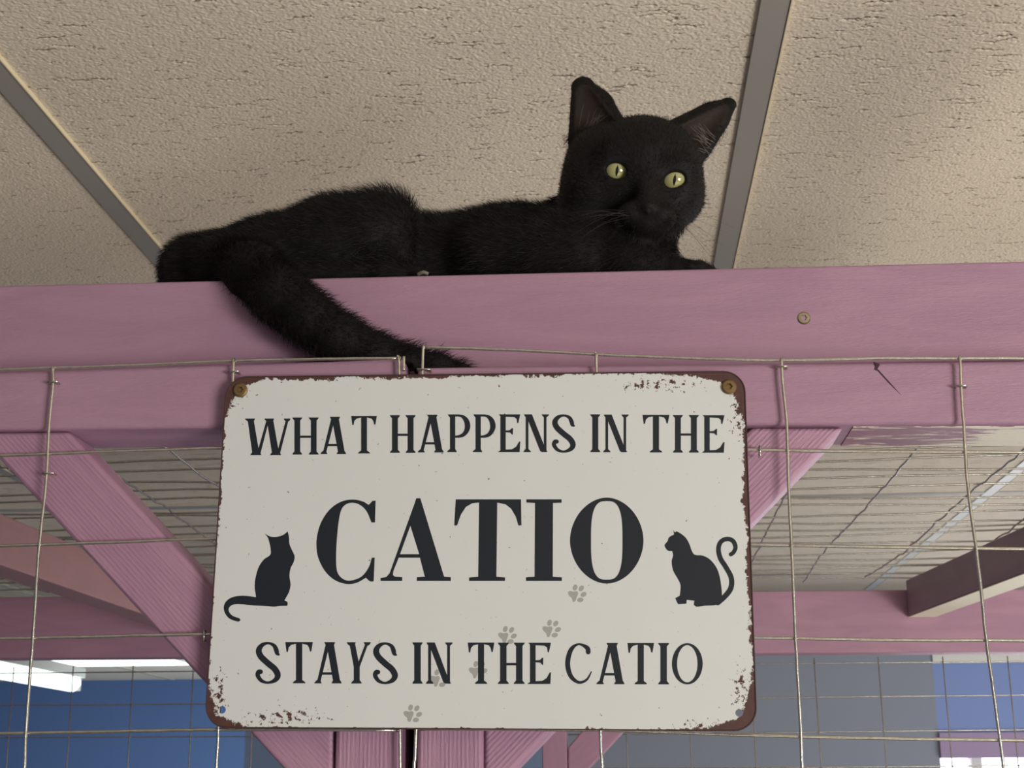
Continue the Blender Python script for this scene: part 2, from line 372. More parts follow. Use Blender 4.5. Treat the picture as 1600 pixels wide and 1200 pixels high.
# posts
zt_ = PY(600, 668, YF).z - 0.001
for x0, x1 in ((522, 628), (650, 755)):
    X0, X1 = PY(x0, 1180, YF).x, PY(x1, 1180, YF).x
    prism('post', [Vector((X0, YF + 0.001, zt_)), Vector((X1, YF + 0.001, zt_)), Vector((X1, YF + 0.001, 0)), Vector((X0, YF + 0.001, 0))], (0, 0.045, 0), (0, 0, 1), PINK_R, tf, 0.003)
Xg0, Xg1 = PY(626, 1180, YF).x, PY(652, 1180, YF).x
prism('gap_shade_strip', [Vector((Xg0, YF + 0.030, zt_)), Vector((Xg1, YF + 0.030, zt_)), Vector((Xg1, YF + 0.030, 0)), Vector((Xg0, YF + 0.030, 0))], (0, 0.01, 0), (0, 0, 1), mat('painted_gap_shade', (0.012, 0.012, 0.02), 0.9), tf, 0)  # added dark strip standing in for the shade between the posts
# diagonal braces
def brace(pts, ax, dY=0.0035, th=0.04, m=PINK_R, Y=YF, name='brace'):
    P = [PY(x, y, Y + dY) for x, y in pts]
    return prism(name, P, (0, th, 0), PY(*ax[1], Y) - PY(*ax[0], Y), m, tf, 0.003)
brace([(-40, 675), (107, 673), (521, 1120), (521, 1287)], [(107, 674), (521, 1120)])
brace([(1174, 667), (1320, 667), (756, 1252), (756, 1099)], [(756, 1250), (1320, 667)])
# back rail at the far side, the joists and the back post
YB = 2.24
bt0, bt1, bb1, bb0 = PY(0, 933, YB), PY(1600, 920, YB), PY(1600, 1017, YB), PY(0, 1030, YB)
ex = (bt1 - bt0).normalized() * 0.9
prism('back_rail', [bt0 - ex, bt1 + ex, bb1 + ex, bb0 - ex], (0, 0.045, 0), bt1 - bt0, PINK_B, tf, 0.002)
def joist(a0, a1, z1, z0, w, m, name='joist'):
    """top edge of the visible face given by two picture points on the plane z1"""
    p, q = PZ(*a0, z1), PZ(*a1, z1)
    d = (q - p); d.z = 0; dn = d.normalized()
    p = p - dn * 1.0 if True else p
    # clip to run from the top beam to the back rail
    t0 = (0.915 - p.y) / dn.y; t1 = (YB - 0.001 - p.y) / dn.y
    s, e2 = p + dn * t0, p + dn * t1
    return prism(name, [s, e2, Vector((e2.x, e2.y, z0)), Vector((s.x, s.y, z0))], (w, 0, 0), dn, m, tf, 0.002)
joist((0, 801), (120, 852), CAM_Z + 0.285, CAM_Z + 0.231, -0.038, JOIST_L)
jz1, jz0 = CAM_Z + 0.300, CAM_Z + 0.246
s_ = PY(1416, 923, YB - 0.002); q_ = PZ(1600, 822, jz1)
dn = (q_ - Vector((s_.x, s_.y, jz1))).normalized()
jst = Vector((s_.x, s_.y, jz1)); jen = jst + dn * ((0.915 - jst.y) / dn.y)
prism('joist', [jen, jst, Vector((jst.x, jst.y, jz0)), Vector((jen.x, jen.y, jz0))], (0.040, 0, 0), dn, JOIST_R, tf, 0.002)
prism('raw_strip', [Vector((jen.x, jen.y, jz0 - 0.0005)), Vector((jst.x, jst.y, jz0 - 0.0005)), Vector((jst.x + 0.040, jst.y, jz0 - 0.0005)), Vector((jen.x + 0.040, jen.y, jz0 - 0.0005))], (0, 0, -0.001), dn, mat('bare_wood', (0.86, 0.80, 0.66), 0.6), tf, 0)
Xp0, Xp1 = PY(868, 1180, YB).x, PY(886, 1180, YB).x
zpt = PY(880, 1024, YB).z - 0.002
prism('back_post', [Vector((Xp0 - 0.02, YB, zpt)), Vector((Xp1, YB, zpt)), Vector((Xp1, YB, 0)), Vector((Xp0 - 0.02, YB, 0))], (0, 0.04, 0), (0, 0, 1), PINK_B, tf, 0.002)
brace([(1010, 1024), (1085, 1024), (887, 1238), (887, 1168)], [(887, 1238), (1085, 1024)], 0.002, 0.038, PINK_B, YB, 'back_brace')

# screws
def screw(name, c, r, m, parent, hexed=True):
    bm = bmesh.new()
    seg = 24
    prof = [(0.0, -0.0008 if hexed else 0.0), (r * 0.38, -0.0008), (r * 0.42, 0.0006), (r * 0.8, 0.0005), (r, -0.0002), (r, -0.0015)]
    rings = []
    for j, (rr, h) in enumerate(prof):
        ring = []
        for k in range(seg):
            an = 2 * math.pi * k / seg
            r2 = rr * (1 + 0.13 * math.cos(6 * an)) if j in (1, 2) else rr
            ring.append(bm.verts.new((c[0] + r2 * math.cos(an), c[1] - h, c[2] + r2 * math.sin(an))) if rr > 0 else None)
        rings.append(ring)
    cv = bm.verts.new((c[0], c[1] + 0.0008, c[2]))
    for k in range(seg):
        k2 = (k + 1) % seg
        bm.faces.new((cv, rings[1][k], rings[1][k2]))
        for j in range(1, len(prof) - 1):
            bm.faces.new((rings[j][k], rings[j][k2], rings[j+1][k2], rings[j+1][k]))
    me = bpy.data.meshes.new(name); bmesh.ops.recalc_face_normals(bm, faces=bm.faces); bm.to_mesh(me); bm.free(); me.materials.append(m)
    o = bpy.data.objects.new(name, me); C.objects.link(o); o.parent = parent; o.matrix_parent_inverse = parent.matrix_world.inverted()
    return o
BRASS = mat('brass_screw', (0.24, 0.16, 0.07), 0.5, 0.7)
STEEL = mat('yellow_zinc_screw', (0.45, 0.40, 0.28), 0.3, 0.9)
s = screw('screw', PY(1256, 497, YU) + Vector((0, -0.0002, 0)), 0.0042, STEEL, tf)
s['label'] = 'shiny screw head sunk in the pink beam'
KNOT = mat('dark_knot', (0.05, 0.02, 0.035), 0.8)
prism('knot_hole', [PY(x, y, YF - 0.0003) for x, y in ((1365, 565), (1370, 567), (1375, 569), (1373, 573), (1370, 579), (1366, 577), (1368, 571))], (0, 0.001, 0), (1, 0, 0), KNOT, tf, 0)
prism('crack', [PY(x, y, YF - 0.0002) for x, y in ((1370, 578), (1372, 577), (1391, 598), (1408, 617), (1389, 598.8))], (0, 0.001, 0), (1, 0, 0), KNOT, tf, 0)

# ------------------------------------------------------------------ wire mesh panels
YM = YF - 0.0025
def panel(name, lines, Y, r, label, jit=0.0, seg=7, m=WIRE):
    V, Fc = [], []
    for k, (pts, off) in enumerate(lines):
        path = catmull([PY(x, y, Y + off) for x, y in pts], 5)
        path = [p + Vector((random.gauss(0, jit), 0, random.gauss(0, jit))) for p in path]
        tube(path, r, V, Fc, seg)
    o = link(name, V, Fc, m, None, True); o['label'] = label; o['category'] = 'wire mesh'; o['group'] = 'welded wire mesh on the enclosure'
    del o['group']
    return o
h, v = 0.0, -0.0019
L = [([(-330, 592), (0, 578), (180, 572), (365, 564), (500, 561), (627, 560)], h),
     ([(-330, 722), (0, 712), (170, 706), (350, 700), (630, 696)], h),
     ([(-330, 862), (0, 853), (170, 848), (335, 842), (630, 838)], h),
     ([(-330, 1003), (0, 998), (180, 994), (322, 991), (630, 985)], h),
     ([(-330, 1150), (0, 1146), (180, 1143), (345, 1140), (622, 1141)], h),
     ([(-330, 1305), (0, 1300), (345, 1296), (622, 1294)], h),
     ([(82, 574), (83, 600), (77, 660), (73, 740), (66, 810), (60, 870), (52, 990), (42, 1120), (38, 1200), (34, 1300)], v),
     ([(365, 560), (362, 640), (352, 800), (346, 980), (341, 1140), (338, 1200), (336, 1300)], v),
     ([(621, 558), (624, 590), (623, 900), (625, 1145), (626, 1300)], v),
     ([(631, 557), (631, 580)], v + 0.001),
     ([(-200, 585), (-205, 640), (-226, 900), (-240, 1300)], v)]
pl = panel('wire_mesh_panel', L, YM, 0.00095, 'galvanised front wire mesh panel left of the centre post', 0.00006)
R = [([(661, 543), (800, 547), (932, 554), (1080, 560), (1222, 563), (1360, 560), (1500, 560), (1600, 560), (1950, 565)], h),
     ([(655, 690), (900, 696), (1187, 703), (1400, 706), (1600, 707), (1950, 712)], h),
     ([(655, 838), (900, 842), (1180, 851), (1400, 855), (1600, 858), (1950, 864)], h),
     ([(652, 985), (900, 990), (1180, 996), (1400, 1000), (1600, 1001), (1950, 1006)], h),
     ([(648, 1139), (940, 1141), (1180, 1149), (1400, 1154), (1600, 1157), (1950, 1164)], h),
     ([(646, 1294), (940, 1298), (1250, 1304), (1600, 1312), (1950, 1320)], h),
     ([(662, 540), (660, 576), (655, 800), (650, 1140), (647, 1200), (645, 1300)], v),
     ([(931, 552), (932, 580), (935, 860), (938, 1140), (941, 1200), (942, 1300)], v),
     ([(1221, 560), (1223, 600), (1229, 660), (1232, 760), (1238, 880), (1243, 1000), (1250, 1120), (1253, 1200), (1258, 1300)], v),
     ([(1500, 556), (1502, 610), (1506, 670), (1512, 760), (1528, 880), (1541, 1000), (1552, 1080), (1568, 1200), (1580, 1300)], v),
     ([(1790, 556), (1800, 700), (1850, 1000), (1890, 1300)], v)]
pr = panel('wire_mesh_panel', R, YM, 0.00095, 'galvanised front wire mesh panel right of the centre post', 0.00006)
def stub(p, q, parent, dy=-0.0026):
    V, Fc = [], []; a_, b_2 = PY(*p, YM + dy), PY(*q, YM + dy)
    tube([a_ + Vector((0, 0.004, 0)), a_, b_2, b_2 + Vector((0, 0.004, 0))], 0.0007, V, Fc, 6)
    return link('staple', V, Fc, WIRE, parent, True)
for p, q, par in (((75, 597), (89, 597), pl), ((66, 740), (83, 740), pl), ((357, 581), (372, 581), pl), ((318, 985), (318, 1000), pl),
                  ((1215, 573), (1230, 573), pr), ((1495, 603), (1511, 603), pr), ((1187, 697), (1187, 711), pr), ((652, 577), (672, 578), pr)):
    stub(p, q, par)
# roof mesh
ZR = CAM_Z + 0.3045
V, Fc = [], []
cx0 = PZ(1305, 848, ZR).x
for k in range(-12, 13):
    x = cx0 + k * 0.0985
    ph = random.uniform(0, 6)
    path = [Vector((x + 0.004 * math.sin(y * 5 + ph), y, ZR + 0.003 * math.sin(y * 9 + ph) + random.gauss(0, 0.0012))) for y in np.arange(0.92, 2.28, 0.025)]
    tube(path, 0.0012, V, Fc, 5)
for j, y in enumerate(np.arange(0.96, 2.27, 0.0495)):
    ph = random.uniform(0, 6); q = random.uniform(2, 5)
    path = [Vector((x, y + 0.004 * math.sin(x * q + ph), ZR + 0.002 + 0.003 * math.sin(x * (q + 4) + ph) + random.gauss(0, 0.0004))) for x in np.arange(-1.25, 1.25, 0.05)]
    tube(path, 0.0012, V, Fc, 5)
o = link('wire_mesh_roof', V, Fc, WIRE_B, None, True); o['label'] = 'wavy wire mesh roof behind the beam, seen from below'; o['category'] = 'wire mesh'
# back mesh
V, Fc = [], []
YK = YB + 0.048
xk = PY(205, 1090, YK).x
for k in range(-9, 21):
    x = xk + k * 0.0965
    tube([Vector((x, YK, CAM_Z + 0.19)), Vector((x + 0.003, YK, CAM_Z - 0.2))], 0.0010, V, Fc, 5)
zk = PY(1300, 1090, YK).z
for k in range(-5, 3):
    z = zk + k * 0.0505
    path = [Vector((x, YK + 0.002, z + 0.0012 * math.sin(3 * x + k) + (bt0.z - bt1.z) * 0)) for x in np.arange(-1.2, 1.4, 0.05)]
    tube(path, 0.0010, V, Fc, 5)
o = link('wire_mesh_panel', V, Fc, WIRE_B, None, True); o['label'] = 'far wire mesh panel under the back rail, blue walls behind'; o['category'] = 'wire mesh'

# ------------------------------------------------------------------ the metal sign
YS = 0.8155
TL, TR, BR_, BL = PY(352, 588, YS), PY(1164, 580, YS), PY(1183, 1142, YS), PY(321, 1138, YS)
cen = (TL + TR + BR_ + BL) / 4
sg = empty('metal_sign', Vector((cen.x, YS, BL.z)), 'white rusty-edged metal sign reading WHAT HAPPENS IN THE CATIO STAYS IN THE CATIO', 'sign')
SX = ((TR - TL) + (BR_ - BL)).length / 2; SZ = ((TL - BL) + (TR - BR_)).length / 2
ang = -math.asin(((TR - TL) + (BR_ - BL)).normalized().z)
def plate_mat():
    m = mat('rusty_enamel', (0.75, 0.75, 0.70), 0.42, 0, 0.5); t = NT(m)
    v = t.coord(); s3 = t.n('ShaderNodeSeparateXYZ'); t.l(v, s3.inputs[0])
    x, z = s3.outputs[0], s3.outputs[2]
    ex_ = t.math('SUBTRACT', SX / 2, t.math('ABSOLUTE', x)); ez_ = t.math('SUBTRACT', SZ / 2, t.math('ABSOLUTE', z))
    d = t.math('MINIMUM', ex_, ez_)
    corner = t.math('ADD', ex_, ez_)
    n = t.noise(v, 95, 6, 0.65); nl = t.noise(v, 17, 2, 0.5); nf = t.noise(v, 420, 5, 0.75)
    # border band: width varies with noise, wider on the right edge and in the corners
    side = t.ramp(x, 0.10, SX / 2, 0.0, 0.0032)
    cor = t.ramp(corner, 0.006, 0.032, 0.0085, 0.0)
    cmul = t.ramp(corner, 0.006, 0.05, 2.2, 1.0)
    w = t.math('ADD', t.math('ADD', side, cor), t.math('MULTIPLY', t.math('SUBTRACT', nl, 0.42), 0.007))
    w = t.math('ADD', w, t.math('MULTIPLY', t.math('SUBTRACT', n, 0.5), 0.011))
    w = t.math('ADD', w, t.math('MULTIPLY', t.math('MULTIPLY', t.math('SUBTRACT', nf, 0.5), cmul), 0.007))
    w = t.math('ADD', w, t.ramp(z, 0.06, SZ / 2, -0.0008, 0.0014))
    rust = t.ramp(t.math('SUBTRACT', w, d), -0.0001, 0.0002)
    # chips close to the edge
    near = t.ramp(d, 0.004, 0.020, 1, 0)
    patch = t.ramp(t.noise(v, 22, 2, 0.5), 0.55, 0.68)
    chips = t.math('MULTIPLY', t.ramp(nf, 0.66, 0.69), t.math('MULTIPLY', near, patch))
    sp = t.math('MULTIPLY', t.ramp(t.noise(v, 230, 2, 0.5), 0.735, 0.75), t.ramp(d, 0.004, 0.03, 1, 0.0))
    cl = None
    for (qx, qy, rx_, ry_) in ((450, 1124, 90, 16), (1025, 597, 90, 14), (1112, 1132, 60, 14), (366, 612, 26, 34), (1150, 640, 18, 60), (500, 590, 80, 12), (1162, 1075, 18, 60), (345, 1090, 16, 50)):
        p_ = PY(qx, qy, YS)
        gx = t.math('DIVIDE', t.math('SUBTRACT', x, p_.x - cen.x), rx_ * 0.00036); gz = t.math('DIVIDE', t.math('SUBTRACT', z, p_.z - cen.z), ry_ * 0.00036)
        g1 = t.ramp(t.math('SQRT', t.math('ADD', t.math('MULTIPLY', gx, gx), t.math('MULTIPLY', gz, gz))), 0.1, 1.4, 1, 0)
        cl = g1 if cl is None else t.math('MAXIMUM', cl, g1)
    fl = t.noise(v, 330, 4, 0.7)
    cl = t.ramp(t.math('ADD', t.math('MULTIPLY', cl, 0.16), fl), 0.675, 0.69)
    rust = t.math('MAXIMUM', t.math('MAXIMUM', rust, cl), t.math('MAXIMUM', chips, sp))
    rc = t.mix(t.noise(v, 140, 4, 0.7), (0.035, 0.012, 0.014), (0.13, 0.055, 0.042))
    wc = t.mix(t.noise(v, 9, 3), (0.67, 0.69, 0.68), (0.72, 0.74, 0.73))
    t.col(t.mix(rust, wc, rc))
    r = t.ramp(rust, 0, 1, 0.36, 0.6); t.l(r, t.b.inputs['Roughness'])
    t.bump(t.math('MULTIPLY', rust, -1.0), 0.4, 0.0004)
    return m
def rounded(w, h_, r, n=8):
    out = []
    for cx, cz, a0 in ((w/2-r, h_/2-r, 0), (-w/2+r, h_/2-r, 90), (-w/2+r, -h_/2+r, 180), (w/2-r, -h_/2+r, 270)):
        for k in range(n + 1):
            an = math.radians(a0 + 90 * k / n); out.append((cx + r * math.cos(an), cz + r * math.sin(an)))
    return out
Rm = Matrix.Translation((cen.x, YS, cen.z)) @ Matrix.Rotation(ang, 4, 'Y')
Ri = Rm.inverted()
def loc2(px, py): p = Ri @ PY(px, py, YS); return (p.x, p.z)
def circ(c, r, n=16): return [(c[0] + r * math.cos(2*math.pi*k/n), c[1] + r * math.sin(2*math.pi*k/n)) for k in range(n)]
outer = rounded(SX, SZ, 0.0125)
holes = [circ(loc2(347, 1109), 0.0021), circ(loc2(1155, 1114), 0.0021)]
loops = [outer] + holes
flat = [Vector((x, 0, z)) for lp in loops for x, z in lp]
tris = tessellate_polygon([[Vector((x, z, 0)) for x, z in lp] for lp in loops])
nf_ = len(flat); TH = 0.0007
Vp = [v_ for v_ in flat] + [v_ + Vector((0, TH, 0)) for v_ in flat]
Fp = [tuple(t_) for t_ in tris] + [tuple(i + nf_ for i in reversed(t_)) for t_ in tris]
k0 = 0
for lp in loops:
    n_ = len(lp)
    Fp += [(k0 + i, k0 + (i + 1) % n_, k0 + (i + 1) % n_ + nf_, k0 + i + nf_) for i in range(n_)]
    k0 += n_
def signpart(name, V, Fc, m, yoff=0.0):
    me = bpy.data.meshes.new(name); me.from_pydata([(v_[0], v_[1] + yoff, v_[2]) for v_ in V], [], Fc)
    bm = bmesh.new(); bm.from_mesh(me); bmesh.ops.recalc_face_normals(bm, faces=bm.faces); bm.to_mesh(me); bm.free()
    me.materials.append(m); o = bpy.data.objects.new(name, me); C.objects.link(o)
    o.matrix_world = Rm; o.parent = sg; o.matrix_parent_inverse = sg.matrix_world.inverted(); return o
signpart('plate', Vp, Fp, plate_mat())
# folded rim around the plate
V, Fc = [], []
ring = [Vector((x, -0.0001, z)) for x, z in rounded(SX - 0.0006, SZ - 0.0006, 0.0122)]; ring.append(ring[0])
tube(ring, 0.0004, V, Fc, 6)
signpart('rim', V, Fc, mat('rusty_rim', (0.06, 0.028, 0.026), 0.7))
INK = mat('dark_ink', (0.008, 0.012, 0.020), 0.45, 0, 0.5)

def smooth_poly(P, n=5, thr=38):
    P = [Vector((p[0], p[1])) for p in P]; N = len(P); out = []
    def sharp(i):
        a_, b_3, c_ = P[i-1], P[i], P[(i+1) % N]
        d1, d2 = b_3 - a_, c_ - b_3
        if d1.length < 1e-9 or d2.length < 1e-9: return True
        return math.degrees(abs(d1.angle(d2))) > thr
    S = [sharp(i) for i in range(N)]
    for i in range(N):
        b_3, c_ = P[i], P[(i+1) % N]; L_ = (c_ - b_3).length
        def tan(j):
            if S[j]: return None
            t_ = P[(j+1) % N] - P[j-1]; return t_.normalized() * L_
        t0 = tan(i); t1 = tan((i+1) % N)
        if t0 is None and t1 is None: out.append(b_3); continue
        if t0 is None: t0 = (c_ - b_3)
        if t1 is None: t1 = (c_ - b_3)
        for k in range(n):
            s_2 = k / n
            h00 = 2*s_2**3-3*s_2**2+1; h10 = s_2**3-2*s_2**2+s_2; h01 = -2*s_2**3+3*s_2**2; h11 = s_2**3-s_2**2
            out.append(b_3*h00 + t0*h10 + c_*h01 + t1*h11)
    return [(p.x, p.y) for p in out]
class Ink:
    """flat print: polygons given in picture pixels, laid on the plate's own plane"""
    def __init__(s, base=-0.00012): s.V = []; s.F = []; s.k = 0; s.base = base
    def poly(s, *lp):
        s.k += 1; y = s.base - 0.000003 * (s.k % 31)
        L3 = [[Vector((*loc2(x, y_), 0)) for x, y_ in l_] for l_ in lp]
        fl = [p for l_ in L3 for p in l_]; b0 = len(s.V)
        s.V += [(p.x, y, p.y) for p in fl]
        for t_ in tessellate_polygon(L3): s.F.append(tuple(b0 + i for i in t_))
    def stroke(s, pts, caps=True):
        P = catmull([Vector((x, y_, w)) for x, y_, w in pts], 6); l_, r_ = [], []
        for i, p in enumerate(P):
            q = P[min(i+1, len(P)-1)] - P[max(i-1, 0)]; n_ = Vector((-q.y, q.x)); n_.normalize()
            w = max(p.z, 0.3) / 2
            l_.append((p.x + n_.x*w, p.y + n_.y*w)); r_.append((p.x - n_.x*w, p.y - n_.y*w))
        for i in range(len(P) - 1): s.poly([l_[i], l_[i+1], r_[i+1], r_[i]])
        if caps:
            for p in (P[0], P[-1]): s.poly(circ((p.x, p.y), p.z / 2, 14))
    def make(s, name, m=INK): return signpart(name, s.V, s.F, m)
# --- small display capitals, drawn in their own box
def glyph(ink, ch, x0, x1, yt, yb):
    """box in picture pixels; drawing units: x 0..W, y 0..100 downwards"""
    Hh = yb - yt; k = Hh / 100.0; W = (x1 - x0) / k
    def M(P): return [(x0 + x * k, yt + y * k) for x, y in P]
    def Pg(P, *hl): ink.poly(M(P), *[M(h_) for h_ in hl])
    def St(P): ink.stroke([(x0 + x * k, yt + y * k, w * k) for x, y, w in P])
    def serif(xa_, xb_, sa, sb, top):
        y0, y1, y2 = (0, 3.2, 8) if top else (100, 96.8, 92)
        Pg([(xa_, y0), (xb_, y0), (xb_ - 1, y1), (sb, y2), (sa, y2), (xa_ + 1, y1)])
    T, t_ = 15.5, 6.2
    if ch == 'I':
        Pg([(W/2 - T/2, 0), (W/2 + T/2, 0), (W/2 + T/2, 100), (W/2 - T/2, 100)])
        serif(0, W, W/2-T/2, W/2+T/2, True); serif(0, W, W/2-T/2, W/2+T/2, False)
    elif ch == 'H':
        for a_ in (5.5, W - 5.5 - T):
            Pg([(a_, 0), (a_ + T, 0), (a_ + T, 100), (a_, 100)])
            serif(a_ - 5.5, a_ + T + 5.5, a_, a_ + T, True); serif(a_ - 5.5, a_ + T + 5.5, a_, a_ + T, False)
        Pg([(5.5 + T, 49), (W - 5.5 - T, 49), (W - 5.5 - T, 55), (5.5 + T, 55)])
    elif ch == 'W':
        s_3 = W / 410 
        q = lambda x: x * s_3
        Pg([(q(22), 0), (q(76), 0), (q(132), 100), (q(68), 100)]); Pg([(q(195), 0), (q(252), 0), (q(310), 100), (q(246), 100)])
        Pg([(q(195), 3), (q(218), 3), (q(135), 100), (q(104), 100)]); Pg([(q(372), 0), (q(396), 0), (q(312), 100), (q(284), 100)])
        serif(q(0), q(90), q(26), q(78), True); serif(q(175), q(262), q(195), q(250), True); serif(q(350), q(410), q(368), q(396), True)
        serif(q(48), q(148), q(66), q(132), False); serif(q(226), q(326), q(244), q(310), False)
    elif ch == 'A':
        s_3 = W / 226; q = lambda x: x * s_3
        Pg([(q(98), 0), (q(158), 0), (q(216), 100), (q(158), 100)]); Pg([(q(98), 0), (q(124), 8), (q(46), 100), (q(18), 100)])
        Pg([(q(58), 73), (q(150), 73), (q(155), 79), (q(52), 79)])
        serif(q(82), q(172), q(96), q(160), True); serif(0, q(60), q(20), q(45), False); serif(q(142), q(226), q(160), q(212), False)
    elif ch == 'T':
        s_3 = W / 230; q = lambda x: x * s_3
        Pg([(0, 0), (W, 0), (q(216), 23), (q(206), 23), (q(198), 13), (q(183), 7), (q(138), 4), (q(92), 4), (q(48), 7), (q(28), 13), (q(21), 24), (q(10), 24)])
        Pg([(q(89), 2), (q(141), 2), (q(141), 100), (q(89), 100)]); serif(q(62), q(168), q(89), q(141), False)
    elif ch == 'P':
        s_3 = W / 236; q = lambda x: x * s_3; r_ = lambda y: (y - 52) / 4.08
        Pg([(q(22), 0), (q(78), 0), (q(78), 100), (q(22), 100)]); serif(0, q(80), q(20), q(78), True); serif(q(-8), q(95), q(20), q(78), False)
        o_ = [(78, 52), (130, 54), (175, 66), (215, 100), (236, 150), (237, 200), (215, 250), (175, 290), (125, 304), (76, 305)]
        i_ = [(76, 282), (115, 276), (150, 258), (175, 220), (180, 170), (168, 120), (140, 84), (110, 76), (78, 76)]
        Pg(smooth_poly([(q(x), r_(y)) for x, y in o_ + i_], 4, 60))
    elif ch == 'E':
        s_3 = W / 243; q = lambda x: (x - 612) * s_3; r_ = lambda y: (y - 50) / 4.1
        Pg([(q(x), r_(y)) for x, y in [(622,50),(855,50),(833,145),(822,145),(816,100),(790,80),(697,76),(697,225),(740,222),(765,200),(776,200),(774,270),(765,270),(745,248),(697,245),(697,432),(765,430),(810,402),(843,345),(855,345),(848,460),(612,460),(640,440),(640,70)]])
    elif ch == 'N':
        s_3 = W / 275; q = lambda x: x * s_3
        Pg([(q(25), 0), (q(54), 0), (q(54), 100), (q(25), 100)]); Pg([(q(222), 0), (q(250), 0), (q(250), 100), (q(222), 100)])
        Pg([(q(25), 0), (q(92), 0), (q(240), 92), (q(262), 99), (q(200), 100), (q(182), 97)])
        serif(q(7), q(92), q(25), q(88), True); serif(q(0), q(80), q(25), q(54), False); serif(q(200), q(278), q(222), q(250), True)
    elif ch == 'S':
        s_3 = W / 262; P = [(1440,172,22),(1424,160,40),(1412,120,46),(1388,80,36),(1330,58,24),(1268,78,42),(1233,130,58),(1255,192,62),(1330,262,62),(1398,318,62),(1430,380,60),(1402,430,44),(1330,455,24),(1262,436,36),(1224,385,44),(1232,350,48),(1252,346,46)]
        St([((x - 1200) * s_3, (y - 46) / 4.15, w / 4.15) for x, y, w in P])
    elif ch == 'Y':
        s_3 = W / 233; q = lambda x: (x - 975) * s_3; r_ = lambda y: (y - 88) / 4.05
        Pg([(q(998), 0), (q(1052), 0), (q(1100), r_(330)), (q(1043), r_(330))]); Pg([(q(1160), 0), (q(1188), 0), (q(1100), r_(330)), (q(1075), r_(320))])
        Pg([(q(1043), r_(318)), (q(1100), r_(318)), (q(1100), 100), (q(1043), 100)])
        serif(0, q(1062), q(998), q(1052), True); serif(q(1140), q(1208), q(1160), q(1188), True); serif(q(1018), q(1120), q(1043), q(1100), False)
    elif ch == 'C':
        s_3 = W / 138; q = lambda x: (x - 452) * s_3; r_ = lambda y: (y - 577) / 2.1
        St([(q(x), r_(y), w / 2.1) for x, y, w in [(568,624,24),(562,602,22),(520,584,10),(482,612,22),(465,680,25),(480,745,22),(520,778,15),(560,765,11),(584,724,5)]])
    elif ch == 'O':
        Pg([(W/2 + W/2 * math.cos(a_), 50 + 50 * math.sin(a_)) for a_ in np.linspace(0, 2*math.pi, 40)[:-1]],
           [(W/2 + W*0.335 * math.cos(a_), 50 + 45 * math.sin(a_)) for a_ in np.linspace(0, 2*math.pi, 40)[:-1]])
def line(chars, ytop, ybot):
    ink = Ink()
    for ch, x0, x1 in chars:
        xm = (x0 + x1) / 2; glyph(ink, ch, x0, x1, ytop(xm), ybot(xm))
    return ink
lin = lambda xa_, ya, xb_, yb: (lambda x: ya + (yb - ya) * (x - xa_) / (xb_ - xa_))
l1t = lambda x: np.interp(x, [383, 549, 700, 930, 1130], [655, 650.5, 647.5, 647.5, 649])
l1b = lambda x: np.interp(x, [383, 549, 700, 930, 1130], [712, 709, 706.5, 706.5, 707.5])
line([('W',383,454),('H',457,498),('A',501,541),('T',549,589),('H',609.5,649.5),('A',653,693.5),('P',700,734.5),('P',740,774),('E',778,813),('N',818,857.5),('S',862.5,900),('I',922.5,938),('N',942.5,982),('T',1004,1046),('H',1051.5,1092),('E',1096.5,1132)], l1t, l1b).make('lettering')
l3t = lambda x: np.interp(x, [399, 1098], [1003, 1005]); l3b = lambda x: np.interp(x, [399, 1098], [1067.5, 1069.5])
line([('S',399.5,439),('T',446,489),('A',491.5,534),('Y',542,579.5),('S',583,622),('I',644.5,660.5),('N',665.5,707),('T',731,772.5),('H',778,820),('E',824,861),('C',883,926),('A',932,976),('T',980.5,1022),('I',1028.5,1045.5),('O',1050,1098)], l3t, l3b).make('lettering')
big = Ink(); g2p = lambda P: [(480 + x / 2.963, 760 + y / 2.963) for x, y in P]
big.poly(smooth_poly(g2p([(317,66),(303,67),(285,86),(258,70),(212,61),(160,70),(110,102),(68,160),(46,230),(44,290),(55,340),(85,395),(130,435),(185,452),(230,446),(272,423),(292,440),(308,440),(313,330),(300,330),(285,375),(255,415),(220,432),(185,436),(155,420),(138,390),(134,330),(138,240),(148,150),(160,105),(180,83),(212,76),(245,86),(275,115),(298,167),(314,167)]), 5, 42))
big.poly(g2p([(505,55),(524,55),(634,418),(665,420),(665,438),(508,438),(508,420),(545,418),(522,330),(424,330),(399,392),(397,410),(406,418),(440,420),(440,438),(340,438),(340,424),(366,420),(382,402),(500,72)]), g2p([(478,182),(519,314),(430,314)]))
big.poly(g2p([(688,60),(990,60),(992,180),(978,181),(966,140),(945,104),(920,84),(880,75),(876,418),(916,422),(916,438),(750,438),(750,422),(792,418),(796,75),(765,78),(735,95),(712,130),(694,181),(681,181)]))
big.poly(g2p([(1015,60),(1178,60),(1178,76),(1138,77),(1137,418),(1179,421),(1179,438),(1013,438),(1013,421),(1053,418),(1055,77),(1015,75)]))
sup = lambda cx, cy, rx, ry, e_: [(cx + rx * math.copysign(abs(math.cos(a_))**e_, math.cos(a_)), cy + ry * math.copysign(abs(math.sin(a_))**e_, math.sin(a_))) for a_ in np.linspace(0, 2*math.pi, 64, endpoint=False)]
big.poly(g2p(sup(1387, 251, 170, 199, 1.05)), g2p(sup(1387, 250, 73, 182, 0.66)))
big.make('lettering')
